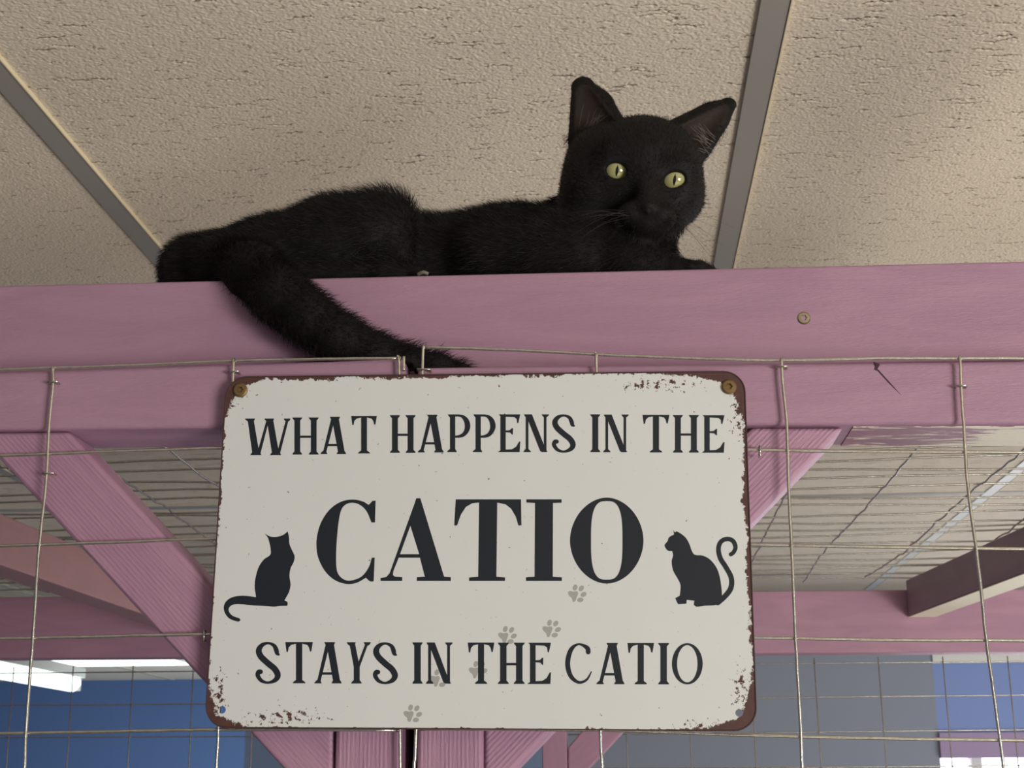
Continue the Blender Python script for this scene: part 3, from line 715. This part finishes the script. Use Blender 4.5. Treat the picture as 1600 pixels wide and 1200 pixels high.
cA = [(x / 3.158 + 310, y / 3.158 + 820) for x, y in [(327,43),(352,57),(375,60),(400,57),(422,48),(441,33),(447,60),(450,95),(462,125),(475,155),(470,185),(455,215),(450,255),(455,295),(448,330),(425,373),(438,380),(441,390),(438,400),(400,401),(375,404),(330,401),(270,398),(210,392),(172,394),(153,407),(150,425),(165,446),(185,456),(203,462),(208,471),(200,478),(180,474),(150,460),(130,432),(126,402),(140,375),(170,357),(220,350),(285,357),(278,300),(285,250),(300,205),(325,170),(355,148),(357,120),(350,85),(343,63)]]
ik = Ink(); ik.poly(smooth_poly(cA, 4, 50)); ik.make('cat_silhouette')['label'] = 'printed black cat with its tail curling left'
cB = [(x / 3.159 + 740, y / 3.159 + 820) for x, y in [(985,25),(993,38),(1002,32),(1025,45),(1048,65),(1065,95),(1078,130),(1092,148),(1130,152),(1165,170),(1195,205),(1212,245),(1222,300),(1226,345),(1225,378),(1200,395),(1140,400),(1100,404),(1087,395),(1090,375),(1052,371),(1050,390),(1010,392),(1003,380),(996,362),(1018,350),(1022,300),(1010,270),(985,225),(978,180),(985,150),(980,130),(960,128),(944,108),(944,98),(958,80),(965,62),(990,48)]]
ik = Ink(); ik.poly(smooth_poly(cB, 4, 50))
ik.stroke([(x / 3.159 + 740, y / 3.159 + 820, w / 3.159) for x, y, w in [(1205,385,26),(1242,352,26),(1270,312,26),(1272,262,25),(1246,210,24),(1218,165,24),(1209,120,23),(1220,85,22),(1250,70,22),(1280,80,22),(1293,110,21),(1283,136,20),(1270,146,20)]])
ik.make('cat_silhouette')['label'] = 'printed black cat with its tail curling up'
PAW = mat('grey_ink', (0.38, 0.38, 0.36), 0.45)
for px, py in ((645, 1116), (686, 1061), (747, 1048), (793, 993.5), (862, 983.5), (902, 928.5)):
    ik = Ink(-0.00004); f_ = 1 / 3.158
    ik.poly(smooth_poly([(px + (x - 1058) * f_, py + (y - 937) * f_) for x, y in [(1012,928),(1022,921),(1040,924),(1056,922),(1062,932),(1056,950),(1047,972),(1036,975),(1030,955),(1018,944)]], 4, 80))
    for x, y, a_ in ((1047,904,-20),(1078,908,-35),(1089,938,-60),(1073,965,-80)):
        c_, s_4 = math.cos(math.radians(-a_)), math.sin(math.radians(-a_))
        ik.poly([(px + (x - 1058) * f_ + 3.6 * math.cos(q) * c_ - 5.0 * math.sin(q) * s_4, py + (y - 937) * f_ + 3.6 * math.cos(q) * s_4 + 5.0 * math.sin(q) * c_) for q in np.linspace(0, 2*math.pi, 16, endpoint=False)])
    o = ik.make('paw_print', PAW)
for px, py in ((376, 610), (1139, 605)):
    s = screw('screw', PY(px, py, YS) + Vector((0, -0.0012, 0)), 0.0043, BRASS, sg)
    s['label'] = 'brass coloured screw'

# ------------------------------------------------------------------ the black cat: one continuous surface grown from a distance field
def npv(v_): return np.array([v_[0], v_[1], v_[2]], dtype=np.float64)
def cp(px, py, Y): return npv(PY(px, py, Y))
GS = 0.00135
XLED = PY(642, 560, YF).x
def LEDGE(x): return CAM_Z + np.where(x < XLED, 0.2468, 0.2422)
lo = np.array([-0.335, 0.815, CAM_Z + 0.235]); hi = np.array([0.165, 1.03, CAM_Z + 0.490])
N3 = np.ceil((hi - lo) / GS).astype(int)
FLD = np.full(N3, 0.05, dtype=np.float32)
AXS = [lo[i] + GS * np.arange(N3[i]) for i in range(3)]
def region(c0, c1, pad):
    i0 = np.maximum(np.floor((np.minimum(c0, c1) - pad - lo) / GS).astype(int), 0)
    i1 = np.minimum(np.ceil((np.maximum(c0, c1) + pad - lo) / GS).astype(int) + 1, N3)
    sl = tuple(slice(a_, b_4) for a_, b_4 in zip(i0, i1))
    g = np.meshgrid(AXS[0][sl[0]], AXS[1][sl[1]], AXS[2][sl[2]], indexing='ij')
    return sl, g
def smin(a_, b_4, k):
    h_ = np.maximum(k - np.abs(a_ - b_4), 0) / k
    return np.minimum(a_, b_4) - h_ * h_ * k * 0.25
def cap_d(g, a_, b_4, ra, rb, ys=1.0):
    A_ = a_.copy(); B_ = b_4.copy()
    px, py, pz = g[0] - A_[0], (g[1] - A_[1]) * ys, g[2] - A_[2]
    d = B_ - A_; d[1] *= ys
    t_ = np.clip((px * d[0] + py * d[1] + pz * d[2]) / max(d.dot(d), 1e-9), 0, 1)
    q = np.sqrt((px - t_ * d[0])**2 + (py - t_ * d[1])**2 + (pz - t_ * d[2])**2)
    return q - (ra + (rb - ra) * t_)
def add_cap(a_, b_4, ra, rb, k=0.012, ys=1.0):
    sl, g = region(a_, b_4, max(ra, rb) * max(1, 1 / ys) + 0.012 + k)
    FLD[sl] = smin(FLD[sl], cap_d(g, a_, b_4, ra, rb, ys), k)
def ell_d(g, c_, r, rot):
    p = [g[i] - c_[i] for i in range(3)]
    cr, sr = math.cos(rot), math.sin(rot)            # roll in the picture plane
    x = p[0] * cr - p[2] * sr; z = p[0] * sr + p[2] * cr
    k0_ = np.sqrt((x / r[0])**2 + (p[1] / r[1])**2 + (z / r[2])**2) + 1e-9
    k1_ = np.sqrt((x / r[0]**2)**2 + (p[1] / r[1]**2)**2 + (z / r[2]**2)**2) + 1e-9
    return k0_ * (k0_ - 1) / k1_
def add_ell(c_, r, rot=0.0, k=0.012):
    sl, g = region(c_, c_, max(r) + 0.012 + k)
    FLD[sl] = smin(FLD[sl], ell_d(g, c_, r, rot), k)
def sub(dfun, c0, c1, pad, k=0.003):
    sl, g = region(c0, c1, pad)
    FLD[sl] = -smin(-FLD[sl], dfun(g), k)
def S(px, Y): return px * Y / fwd.y / F * 0.985          # radius in picture pixels -> metres at depth Y
def CAP(x0, y0, Y0, r_0, x1, y1, Y1, r_1, k=0.012, ys=1.0): add_cap(cp(x0, y0, Y0), cp(x1, y1, Y1), S(r_0, Y0), S(r_1, Y1), k, ys)
def ELL(x, y, Y, rx, ry, rz_m, rot=0.0, k=0.012): add_ell(cp(x, y, Y), (S(rx, Y), rz_m, S(ry, Y)), rot, k)
# rump, loin, ribcage, shoulders
CAP(306, 432, 0.945, 54, 420, 436, 0.955, 84, 0.02)
CAP(420, 436, 0.955, 84, 600, 440, 0.965, 102, 0.02)
CAP(600, 440, 0.965, 102, 800, 430, 0.960, 102, 0.02)
CAP(800, 430, 0.960, 102, 890, 424, 0.945, 96, 0.02)
# near thigh, knee high up, shank and foot folded under it
CAP(300, 425, 0.915, 45, 420, 408, 0.915, 65, 0.015)
CAP(420, 408, 0.915, 65, 520, 380, 0.912, 73, 0.012)
CAP(520, 380, 0.912, 73, 585, 364, 0.905, 66, 0.008)
CAP(585, 360, 0.903, 60, 612, 340, 0.900, 32, 0.006)
CAP(612, 340, 0.900, 33, 618, 405, 0.898, 30, 0.006)
CAP(440, 436, 0.895, 24, 610, 424, 0.892, 17, 0.008)
CAP(600, 426, 0.890, 18, 655, 430, 0.888, 13, 0.006)
# shoulder and near foreleg, lying along the beam
CAP(770, 400, 0.915, 52, 900, 392, 0.905, 58, 0.015)
CAP(850, 405, 0.905, 44, 990, 412, 0.895, 28, 0.012)
CAP(980, 412, 0.893, 26, 1065, 424, 0.885, 17, 0.01)
CAP(1060, 424, 0.885, 17, 1092, 424, 0.882, 18, 0.006)
for tx, ty in ((1080, 420), (1094, 419), (1107, 423), (1116, 429)): ELL(tx, ty, 0.880, 9.5, 9, 0.006, 0, 0.0025)
# far foreleg and chest
CAP(960, 415, 0.925, 50, 1004, 412, 0.905, 38, 0.015)
CAP(985, 380, 0.915, 56, 1000, 420, 0.900, 46, 0.012)
CAP(1010, 425, 0.92, 26, 1085, 432, 0.915, 18, 0.01)
# neck
CAP(945, 320, 0.925, 64, 892, 405, 0.940, 80, 0.016)
CAP(960, 330, 0.915, 60, 985, 395, 0.915, 62, 0.015)
# head
RL = math.radians(8.8)
ELL(996, 262, 0.912, 99, 80, 0.040, -RL, 0.012)
ELL(992, 272, 0.905, 104, 60, 0.034, -RL, 0.012)
ELL(928, 300, 0.905, 46, 48, 0.026, 0, 0.014)
ELL(926, 262, 0.912, 42, 60, 0.028, 0, 0.012)
ELL(1062, 306, 0.898, 40, 44, 0.024, 0, 0.014)
ELL(1032, 338, 0.895, 36, 26, 0.020, 0, 0.012)
CAP(1006, 250, 0.884, 24, 1012, 316, 0.868, 13, 0.012)
ELL(978, 300, 0.892, 26, 30, 0.014, 0, 0.012)
ELL(990, 336, 0.877, 27, 20, 0.012, 0, 0.006)
ELL(1033, 341, 0.875, 25, 20, 0.012, 0, 0.006)
ELL(1012, 358, 0.880, 24, 15, 0.012, 0, 0.007)
ELL(1013, 325, 0.866, 13, 8, 0.006, 0, 0.004)
ELL(955, 247, 0.884, 30, 14, 0.009, -0.3, 0.010)
ELL(1062, 262, 0.880, 28, 13, 0.009, 0.1, 0.010)
# ears: flattened cones, hollowed from the front
EARS = []
def ear(bx, by, br, tx, ty, tr_, Y, mx):
    a_, b_4 = cp(bx, by, Y), cp(tx, ty, Y + 0.004)
    add_cap(a_, b_4, S(br, Y), S(tr_, Y), 0.008, 2.3)
    wx, wy = bx * 0.45 + tx * 0.55 + mx[4], by * 0.45 + ty * 0.55 + mx[5]
    add_cap(a_, cp(wx, wy, Y + 0.002), S(br, Y), S(br * 0.45 + tr_ * 0.55, Y), 0.009, 2.3)
    a2, b2 = cp(bx + mx[0], by + mx[1], Y - 0.0085), cp(tx + mx[2], ty + mx[3], Y - 0.0022)
    r1, r2 = S(br * 0.80, Y), S(tr_ * 0.60, Y)
    sub(lambda g: cap_d(g, a2, b2, r1, r2, 1.75), a2, b2, br * 0.0005 + 0.03, 0.002)
    EARS.append((a2, b2, r1, r2))
ear(935, 210, 46, 911, 137, 20.5, 0.918, (-2, -6, 0, 4, 8, -2))
ear(1080, 214, 38, 1138, 164, 14, 0.912, (9, -2, -2, 4, 0, -2))
# rump fur start of the tail, then the tail over the front edge of the beam and along the ledge
TP = [(300, 412, 0.925, 44), (350, 412, 0.895, 44), (396, 425, 0.868, 46), (440, 462, 0.848, 43), (484, 498, 0.8445, 39), (532, 530, 0.8435, 36), (585, 554, 0.8445, 30), (635, 566, 0.845, 24), (685, 574, 0.844, 18), (722, 584, 0.844, 12), (750, 592, 0.845, 7)]
for p, q in zip(TP[:-1], TP[1:]): CAP(*p, *q, 0.008)
# rest on the timber
ztop = ZU(0)
sl, g = region(lo, hi, 0)
solid = np.maximum(np.maximum(YU - 0.0004 - g[1], g[2] - (ZU(g[0]) + 0.0006)), -1)
FLD[:] = np.maximum(FLD, -solid); solid2 = np.maximum(YF - g[1], g[2] - LEDGE(g[0]))
FLD[:] = np.maximum(FLD, -solid2)
del g, solid, solid2
# keep the sockets for the eyes
def march(px, py):
    d = npv(ray(px, py)); d /= np.linalg.norm(d); o_ = npv(EYE); t_ = 0.83
    while t_ < 1.1:
        p = o_ + d * t_; i = ((p - lo) / GS).astype(int)
        if (i >= 0).all() and (i < N3).all() and FLD[tuple(i)] < 0: return p, d
        t_ += 0.0004
    return o_ + d * 0.93, d
EYES = []
for px, py, rot, nx in ((964, 267, 0.30, 0), (1054, 281, -0.12, 0)):
    p, d = march(px, py); EYES.append((p, d, rot))
    r_ = (S(18.5, 0.88), 0.0070, S(12.2, 0.88))
    sub(lambda g: ell_d(g, p + d * 0.0005, r_, rot), p, p, 0.012, 0.0015)

def surface_nets(Fd):
    nx, ny, nz = Fd.shape; sg_ = Fd < 0
    def cells(a_, b_4, c_): return (slice(a_, nx-1+a_), slice(b_4, ny-1+b_4), slice(c_, nz-1+c_))
    cnt = np.zeros((nx-1, ny-1, nz-1), np.int8)
    for a_ in (0, 1):
        for b_4 in (0, 1):
            for c_ in (0, 1): cnt += sg_[cells(a_, b_4, c_)]
    act = np.argwhere((cnt > 0) & (cnt < 8)); idx = -np.ones(cnt.shape, np.int64); idx[tuple(act.T)] = np.arange(len(act))
    acc = np.zeros((len(act), 3)); num = np.zeros(len(act))
    cor = [(a_, b_4, c_) for a_ in (0, 1) for b_4 in (0, 1) for c_ in (0, 1)]
    vals = {c_: Fd[act[:,0]+c_[0], act[:,1]+c_[1], act[:,2]+c_[2]].astype(np.float64) for c_ in cor}
    for c_ in cor:
        for ax in range(3):
            if c_[ax] == 0:
                e_ = list(c_); e_[ax] = 1; e_ = tuple(e_)
                v0, v1 = vals[c_], vals[e_]; m = (v0 < 0) != (v1 < 0)
                t_ = np.where(m, v0 / np.where(m, v0 - v1, 1), 0)
                pt = np.tile(np.array(c_, float), (len(act), 1)); pt[:, ax] += t_
                acc += pt * m[:, None]; num += m
    vert = act + acc / num[:, None]
    quads = []
    for ax in range(3):
        o1, o2 = [(1, 2), (2, 0), (0, 1)][ax]
        A_ = [slice(0, n) for n in Fd.shape]; B_ = [slice(0, n) for n in Fd.shape]
        A_[ax] = slice(0, Fd.shape[ax]-1); B_[ax] = slice(1, Fd.shape[ax])
        ch = sg_[tuple(A_)] != sg_[tuple(B_)]
        e_ = np.argwhere(ch); e_ = e_[(e_[:, o1] > 0) & (e_[:, o2] > 0) & (e_[:, o1] < Fd.shape[o1]-1) & (e_[:, o2] < Fd.shape[o2]-1)]
        def id_(d1, d2):
            q = e_.copy(); q[:, o1] -= d1; q[:, o2] -= d2; return idx[tuple(q.T)]
        Q = np.stack([id_(1, 1), id_(0, 1), id_(0, 0), id_(1, 0)], 1)
        fl = ~sg_[tuple(e_.T)]; Q[fl] = Q[fl][:, ::-1]
        quads.append(Q)
    return lo + vert * GS, np.concatenate(quads)
CV, CQ = surface_nets(FLD)
def grad(P):
    G = np.zeros_like(P); i = np.clip(np.round((P - lo) / GS).astype(int), 1, N3 - 2)
    for ax in range(3):
        a_ = i.copy(); b_4 = i.copy(); a_[:, ax] += 1; b_4[:, ax] -= 1
        G[:, ax] = FLD[tuple(a_.T)] - FLD[tuple(b_4.T)]
    return G / (np.linalg.norm(G, axis=1, keepdims=True) + 1e-9)
NRM = grad(CV)
def ear_mask(P):
    m = np.zeros(len(P))
    for a_, b_4, r1, r2 in EARS:
        d = cap_d([P[:, 0], P[:, 1], P[:, 2]], a_, b_4, r1, r2, 1.75)
        m = np.maximum(m, (d < 0.0016).astype(float))
    return m
def body_mat():
    m = mat('black_fur_skin', (0.0095, 0.0085, 0.0085), 0.65, 0, 0.2); t = NT(m)
    at = t.n('ShaderNodeAttribute'); at.attribute_name = 'ear_inside'
    n = t.noise(t.coord(), 90, 3)
    t.col(t.mix(at.outputs['Fac'], (0.0095, 0.0085, 0.0085), t.mix(n, (0.014, 0.011, 0.010), (0.036, 0.024, 0.020))))
    t.bump(t.noise(t.coord(), 500, 3), 0.4, 0.001); return m
me = bpy.data.meshes.new('black_cat'); me.from_pydata(CV.tolist(), [], CQ.tolist()); me.update()
me.polygons.foreach_set('use_smooth', [True] * len(me.polygons))
EM = ear_mask(CV); at_ = me.attributes.new('ear_inside', 'FLOAT', 'POINT'); at_.data.foreach_set('value', EM.astype(np.float32))
me.materials.append(body_mat())
ctr = Vector((cp(640, 430, 0.93))); me.transform(Matrix.Translation(-ctr))
catb = bpy.data.objects.new('black_cat', me); C.objects.link(catb); catb.matrix_world = Matrix.Translation(ctr)
catb['label'] = 'black cat with yellow-green eyes lying on top of the pink beam, tail hanging down'; catb['category'] = 'cat'
def child(name, V, Fc, m, smooth=False):
    me_ = bpy.data.meshes.new(name); me_.from_pydata([tuple(v_) for v_ in V], [], [tuple(int(i) for i in f_) for f_ in Fc]); me_.materials.append(m)
    if smooth: me_.polygons.foreach_set('use_smooth', [True] * len(me_.polygons))
    o_ = bpy.data.objects.new(name, me_); C.objects.link(o_); o_.parent = catb; o_.matrix_parent_inverse = catb.matrix_world.inverted(); return o_

# eyes
def eye_mat():
    m = mat('cat_eye', (0.5, 0.5, 0.2), 0.06, 0, 0.6); t = NT(m)
    v = t.coord(); s3 = t.n('ShaderNodeSeparateXYZ'); t.l(v, s3.inputs[0]); x, y = s3.outputs[0], s3.outputs[1]
    # vertical slit: narrow lens shape
    q = t.math('ADD', t.math('DIVIDE', t.math('ABSOLUTE', x), 0.00105), t.math('POWER', t.math('DIVIDE', t.math('ABSOLUTE', y), 0.0040), 2.0))
    pup = t.ramp(q, 0.85, 1.05, 1, 0)
    rr = t.math('SQRT', t.math('ADD', t.math('MULTIPLY', x, x), t.math('MULTIPLY', y, y)))
    rim = t.ramp(rr, 0.0066, 0.0080)
    iris = t.mix(t.noise(v, 500, 3), (0.36, 0.35, 0.13), (0.46, 0.45, 0.19))
    iris = t.mix(t.ramp(rr, 0.001, 0.006), iris, (0.42, 0.41, 0.19))
    c = t.mix(rim, iris, (0.02, 0.015, 0.01)); c = t.mix(pup, c, (0.003, 0.003, 0.003))
    t.col(c); t.b.inputs['Coat Weight'].default_value = 1.0; t.b.inputs['Coat Roughness'].default_value = 0.02
    return m
EYEM = eye_mat()
for p, d, rot in EYES:
    R_ = 0.0098
    c_ = Vector(p + d * (R_ + 0.0003))
    bm = bmesh.new(); bmesh.ops.create_uvsphere(bm, u_segments=40, v_segments=24, radius=R_)
    me_ = bpy.data.meshes.new('eye'); bm.to_mesh(me_); bm.free(); me_.materials.append(EYEM)
    me_.polygons.foreach_set('use_smooth', [True] * len(me_.polygons))
    o_ = bpy.data.objects.new('eye', me_); C.objects.link(o_)
    zz = (EYE - c_).normalized(); xx = (rgt * math.cos(0.12) - upv * math.sin(0.12)); xx = (xx - zz * xx.dot(zz)).normalized(); yy = zz.cross(xx)
    o_.matrix_world = Matrix(((xx.x, yy.x, zz.x, c_.x), (xx.y, yy.y, zz.y, c_.y), (xx.z, yy.z, zz.z, c_.z), (0, 0, 0, 1)))
    o_.parent = catb; o_.matrix_parent_inverse = catb.matrix_world.inverted(); o_['label'] = 'yellow-green eye with a slit pupil'
# nose leather
pn, dn_ = march(1013, 327)
V, Fc = [], []
prof = [(-13, 5), (-8, 7.5), (0, 8), (8, 7.5), (13, 5), (11, -1), (5, -6), (2, -9), (-2, -9), (-5, -6), (-11, -1)]
cN = Vector(pn - dn_ * 0.0012); sp_ = S(1, 0.86) * 0.85
ringo = [cN + rgt * (x * sp_) + upv * (y * sp_) - Vector(dn_) * 0 + Vector(dn_) * (abs(x) * 0.00014) for x, y in prof]
V = [cN - Vector(dn_) * 0.0012] + [cN + (p_ - cN) * 0.75 - Vector(dn_) * 0.0006 for p_ in ringo] + ringo + [p_ + Vector(dn_) * 0.004 for p_ in ringo]
n_ = len(ringo)
for i in range(n_):
    j = (i + 1) % n_; Fc += [(0, 1+i, 1+j), (1+i, 1+n_+i, 1+n_+j, 1+j), (1+n_+i, 1+2*n_+i, 1+2*n_+j, 1+n_+j)]
child('nose', V, Fc, mat('black_nose', (0.016, 0.013, 0.013), 0.7, 0, 0.15), True)

# fur: tapering strands combed over the body
def strands(n, lenf, dirf, width, seed, keep=None, lean=0.45):
    r = np.random.default_rng(seed)
    q = CQ; a_, b_4, c_ = CV[q[:, 0]], CV[q[:, 1]], CV[q[:, 2]]
    ar = np.linalg.norm(np.cross(b_4 - a_, c_ - a_), axis=1)
    # fur on the sides that can be seen (front, top, ends), none pressed against the timber
    fi = r.choice(len(q), n, p=ar / ar.sum()); u, w = r.random(n), r.random(n)
    P = a_[fi] * ((1-u)*(1-w))[:, None] + b_4[fi] * (u*(1-w))[:, None] + c_[fi] * (u*w)[:, None] + CV[q[fi, 3]] * ((1-u)*w)[:, None]
    Nn = grad(P)
    k = keep(P, Nn); P, Nn = P[k], Nn[k]
    T_ = dirf(P); T_ = T_ - Nn * (T_ * Nn).sum(1, keepdims=True); T_ /= np.linalg.norm(T_, axis=1, keepdims=True) + 1e-6
    Ln = lenf(P) * r.uniform(0.55, 1.15, len(P))
    j = r.normal(0, 0.22, P.shape)
    D1 = T_ * (1 - lean) + Nn * lean + j; D1 /= np.linalg.norm(D1, axis=1, keepdims=True)
    D2 = D1 * 0.7 + T_ * 0.5 + j * 0.3; D2 /= np.linalg.norm(D2, axis=1, keepdims=True)
    M_ = P + D1 * (Ln * 0.5)[:, None]; E_ = M_ + D2 * (Ln * 0.5)[:, None]
    sd = np.cross(D1, r.normal(0, 1, P.shape)); sd /= np.linalg.norm(sd, axis=1, keepdims=True) + 1e-9
    wv = (width * r.uniform(0.7, 1.2, len(P)))[:, None] * sd * 0.5
    base = P - Nn * 0.0006
    V_ = np.stack([base - wv, base + wv, M_ + wv * 0.8, M_ - wv * 0.8, E_], 1).reshape(-1, 3)
    i0 = np.arange(len(P)) * 5
    return V_, i0
def on_timber(P): return ((P[:, 1] > YU - 0.003) & (P[:, 2] < ZU(P[:, 0]) + 0.003)) | (P[:, 2] < LEDGE(P[:, 0]) + 0.002)
eyeP = [p for p, d, r_ in EYES]
def keep_all(P, Nn):
    k = ~on_timber(P)
    for e_ in eyeP: k &= np.linalg.norm(P - e_, axis=1) > 0.0088
    k &= np.linalg.norm(P - pn, axis=1) > 0.0045
    k &= ear_mask(P) < 0.5
    k &= (Nn[:, 1] < 0.55)
    return k
tailpts = np.array([npv(PY(x, y, Y)) for x, y, Y, r_ in TP])
headc = cp(1000, 270, 0.905); xh = cp(905, 300, 0.92)[0]
def zones(P):
    dt = np.min(np.linalg.norm(P[:, None, :] - tailpts[None], axis=2), axis=1)
    head = (np.linalg.norm(P - headc, axis=1) < 0.058) & (P[:, 2] > headc[2] - 0.040)
    tail = (P[:, 1] < YU + 0.012) & (P[:, 0] < 0)
    return head, tail, dt
def dirf(P):
    T_ = np.tile(np.array([-0.85, -0.05, -0.12]), (len(P), 1))
    head, tail, dt = zones(P)
    muz = cp(1012, 325, 0.86)
    T_[head] = (P[head] - muz) * np.array([1, 1, 1.0]); T_[head] /= np.linalg.norm(T_[head], axis=1, keepdims=True) + 1e-6
    td = np.diff(tailpts, axis=0); td /= np.linalg.norm(td, axis=1, keepdims=True)
    im = np.argmin(np.linalg.norm(P[:, None, :] - (tailpts[None, :-1] + tailpts[None, 1:]) / 2, axis=2), axis=1)
    T_[tail] = td[im][tail]
    # raised hip: hair stands up at the knee
    kn = cp(610, 310, 0.905); w = np.exp(-(np.linalg.norm(P - kn, axis=1) / 0.022)**2)[:, None]
    T_ = T_ * (1 - w) + np.array([-0.2, 0, 1.0]) * w
    # chest hair runs down
    ch = cp(1010, 395, 0.90); w = np.exp(-(np.linalg.norm(P - ch, axis=1) / 0.03)**2)[:, None]
    return T_ * (1 - w) + np.array([0.1, 0, -1.0]) * w
def lenf(P):
    head, tail, dt = zones(P)
    L_ = np.full(len(P), 0.0085); L_[head] = 0.0032; L_[tail] = 0.0085
    L_[(~head) & (P[:, 0] > xh)] = 0.007
    tip = P[:, 2] > cp(1000, 190, 0.91)[2]; L_[tip & head] = 0.0022
    L_[(P[:, 2] > cp(1000, 200, 0.91)[2])] = 0.0020
    muz = np.linalg.norm(P - cp(1012, 325, 0.865), axis=1) < 0.02; L_[muz] = 0.0018
    L_[(P[:, 0] > cp(1040, 420, 0.885)[0]) & (P[:, 2] < ztop + 0.02)] = 0.0025
    kn = cp(610, 310, 0.905); L_ *= 1 + 1.0 * np.exp(-(np.linalg.norm(P - kn, axis=1) / 0.02)**2)
    return L_
FUR = mat('black_fur', (0.010, 0.0088, 0.0088), 0.6, 0, 0.22)
V_, i0 = strands(150000, lenf, dirf, 0.00022, 3, keep_all)
me_ = bpy.data.meshes.new('fur'); nS = len(i0)
me_.vertices.add(len(V_)); me_.vertices.foreach_set('co', V_.astype(np.float32).ravel())
lp = np.concatenate([np.stack([i0, i0+1, i0+2, i0+3], 1).ravel(), np.stack([i0+3, i0+2, i0+4], 1).ravel()])
me_.loops.add(len(lp)); me_.loops.foreach_set('vertex_index', lp.astype(np.int32))
me_.polygons.add(nS * 2)
ls = np.concatenate([np.arange(nS) * 4, nS * 4 + np.arange(nS) * 3]); me_.polygons.foreach_set('loop_start', ls.astype(np.int32))
me_.update(calc_edges=True); me_.validate(); me_.materials.append(FUR)
fo = bpy.data.objects.new('fur', me_); C.objects.link(fo); fo.parent = catb; fo.matrix_parent_inverse = catb.matrix_world.inverted(); fo['kind'] = 'stuff'
# whiskers, brow hairs and the pale hairs in the ears
WH = mat('pale_whisker', (0.035, 0.032, 0.03), 0.5); EH = mat('pale_ear_hair', (0.22, 0.20, 0.18), 0.5)
def hairs(name, items, r_, m, label=None):
    V, Fc = [], []
    for pts in items:
        P_ = catmull([Vector(p_) for p_ in pts], 6); rr = [r_ * (1 - 0.85 * i / len(P_)) for i in range(len(P_))]
        tube(P_, rr, V, Fc, 4)
    o_ = child(name, V, Fc, m, True)
    if label: o_['label'] = label
    return o_
W_ = []
for k in range(9):
    sx, sy = 984 - random.uniform(0, 14), 333 + random.uniform(-6, 10); a0 = math.radians(172 + k * 4 + random.uniform(-4, 4)); L_ = random.uniform(70, 105)
    W_.append([PY(sx, sy, 0.866), PY(sx + 0.5*L_*math.cos(a0), sy - 0.5*L_*math.sin(a0) - 2, 0.858), PY(sx + L_*math.cos(a0), sy - L_*math.sin(a0) + 8, 0.860)])
for k in range(9):
    sx, sy = 1040 + random.uniform(0, 14), 338 + random.uniform(-6, 10); a0 = math.radians(-4 - k * 5 + random.uniform(-4, 4)); L_ = random.uniform(60, 100)
    W_.append([PY(sx, sy, 0.864), PY(sx + 0.5*L_*math.cos(a0), sy - 0.5*L_*math.sin(a0) - 2, 0.858), PY(sx + L_*math.cos(a0), sy - L_*math.sin(a0) + 10, 0.862)])
for w_ in W_: hairs('whisker', [w_], 0.00011, WH)
E1 = []
for k in range(34):
    sx, sy = 918 + random.gauss(0, 9), 205 + random.gauss(0, 7); a0 = math.radians(random.uniform(15, 80)); L_ = random.uniform(18, 42)
    E1.append([PY(sx, sy, 0.914), PY(sx + 0.6*L_*math.cos(a0), sy - 0.6*L_*math.sin(a0), 0.906), PY(sx + L_*math.cos(a0), sy - L_*math.sin(a0)*0.85, 0.903)])
hairs('ear_hair', E1, 0.00010, EH)['kind'] = 'stuff'
E1 = []
for k in range(30):
    sx, sy = 1108 + random.gauss(0, 6), 228 + random.gauss(0, 8); a0 = math.radians(random.uniform(110, 165)); L_ = random.uniform(18, 40)
    E1.append([PY(sx, sy, 0.908), PY(sx + 0.6*L_*math.cos(a0), sy - 0.6*L_*math.sin(a0), 0.900), PY(sx + L_*math.cos(a0), sy - L_*math.sin(a0)*0.9, 0.898)])
hairs('ear_hair', E1, 0.00010, EH)['kind'] = 'stuff'
# a claw tip of the hind foot
V, Fc = [], []; tube(catmull([PY(653, 429, 0.874), PY(661, 425.5, 0.872), PY(669, 428, 0.873)], 4), [0.0012]*9, V, Fc, 8)
child('claw', V, Fc, mat('pale_claw', (0.18, 0.165, 0.13), 0.5), True)
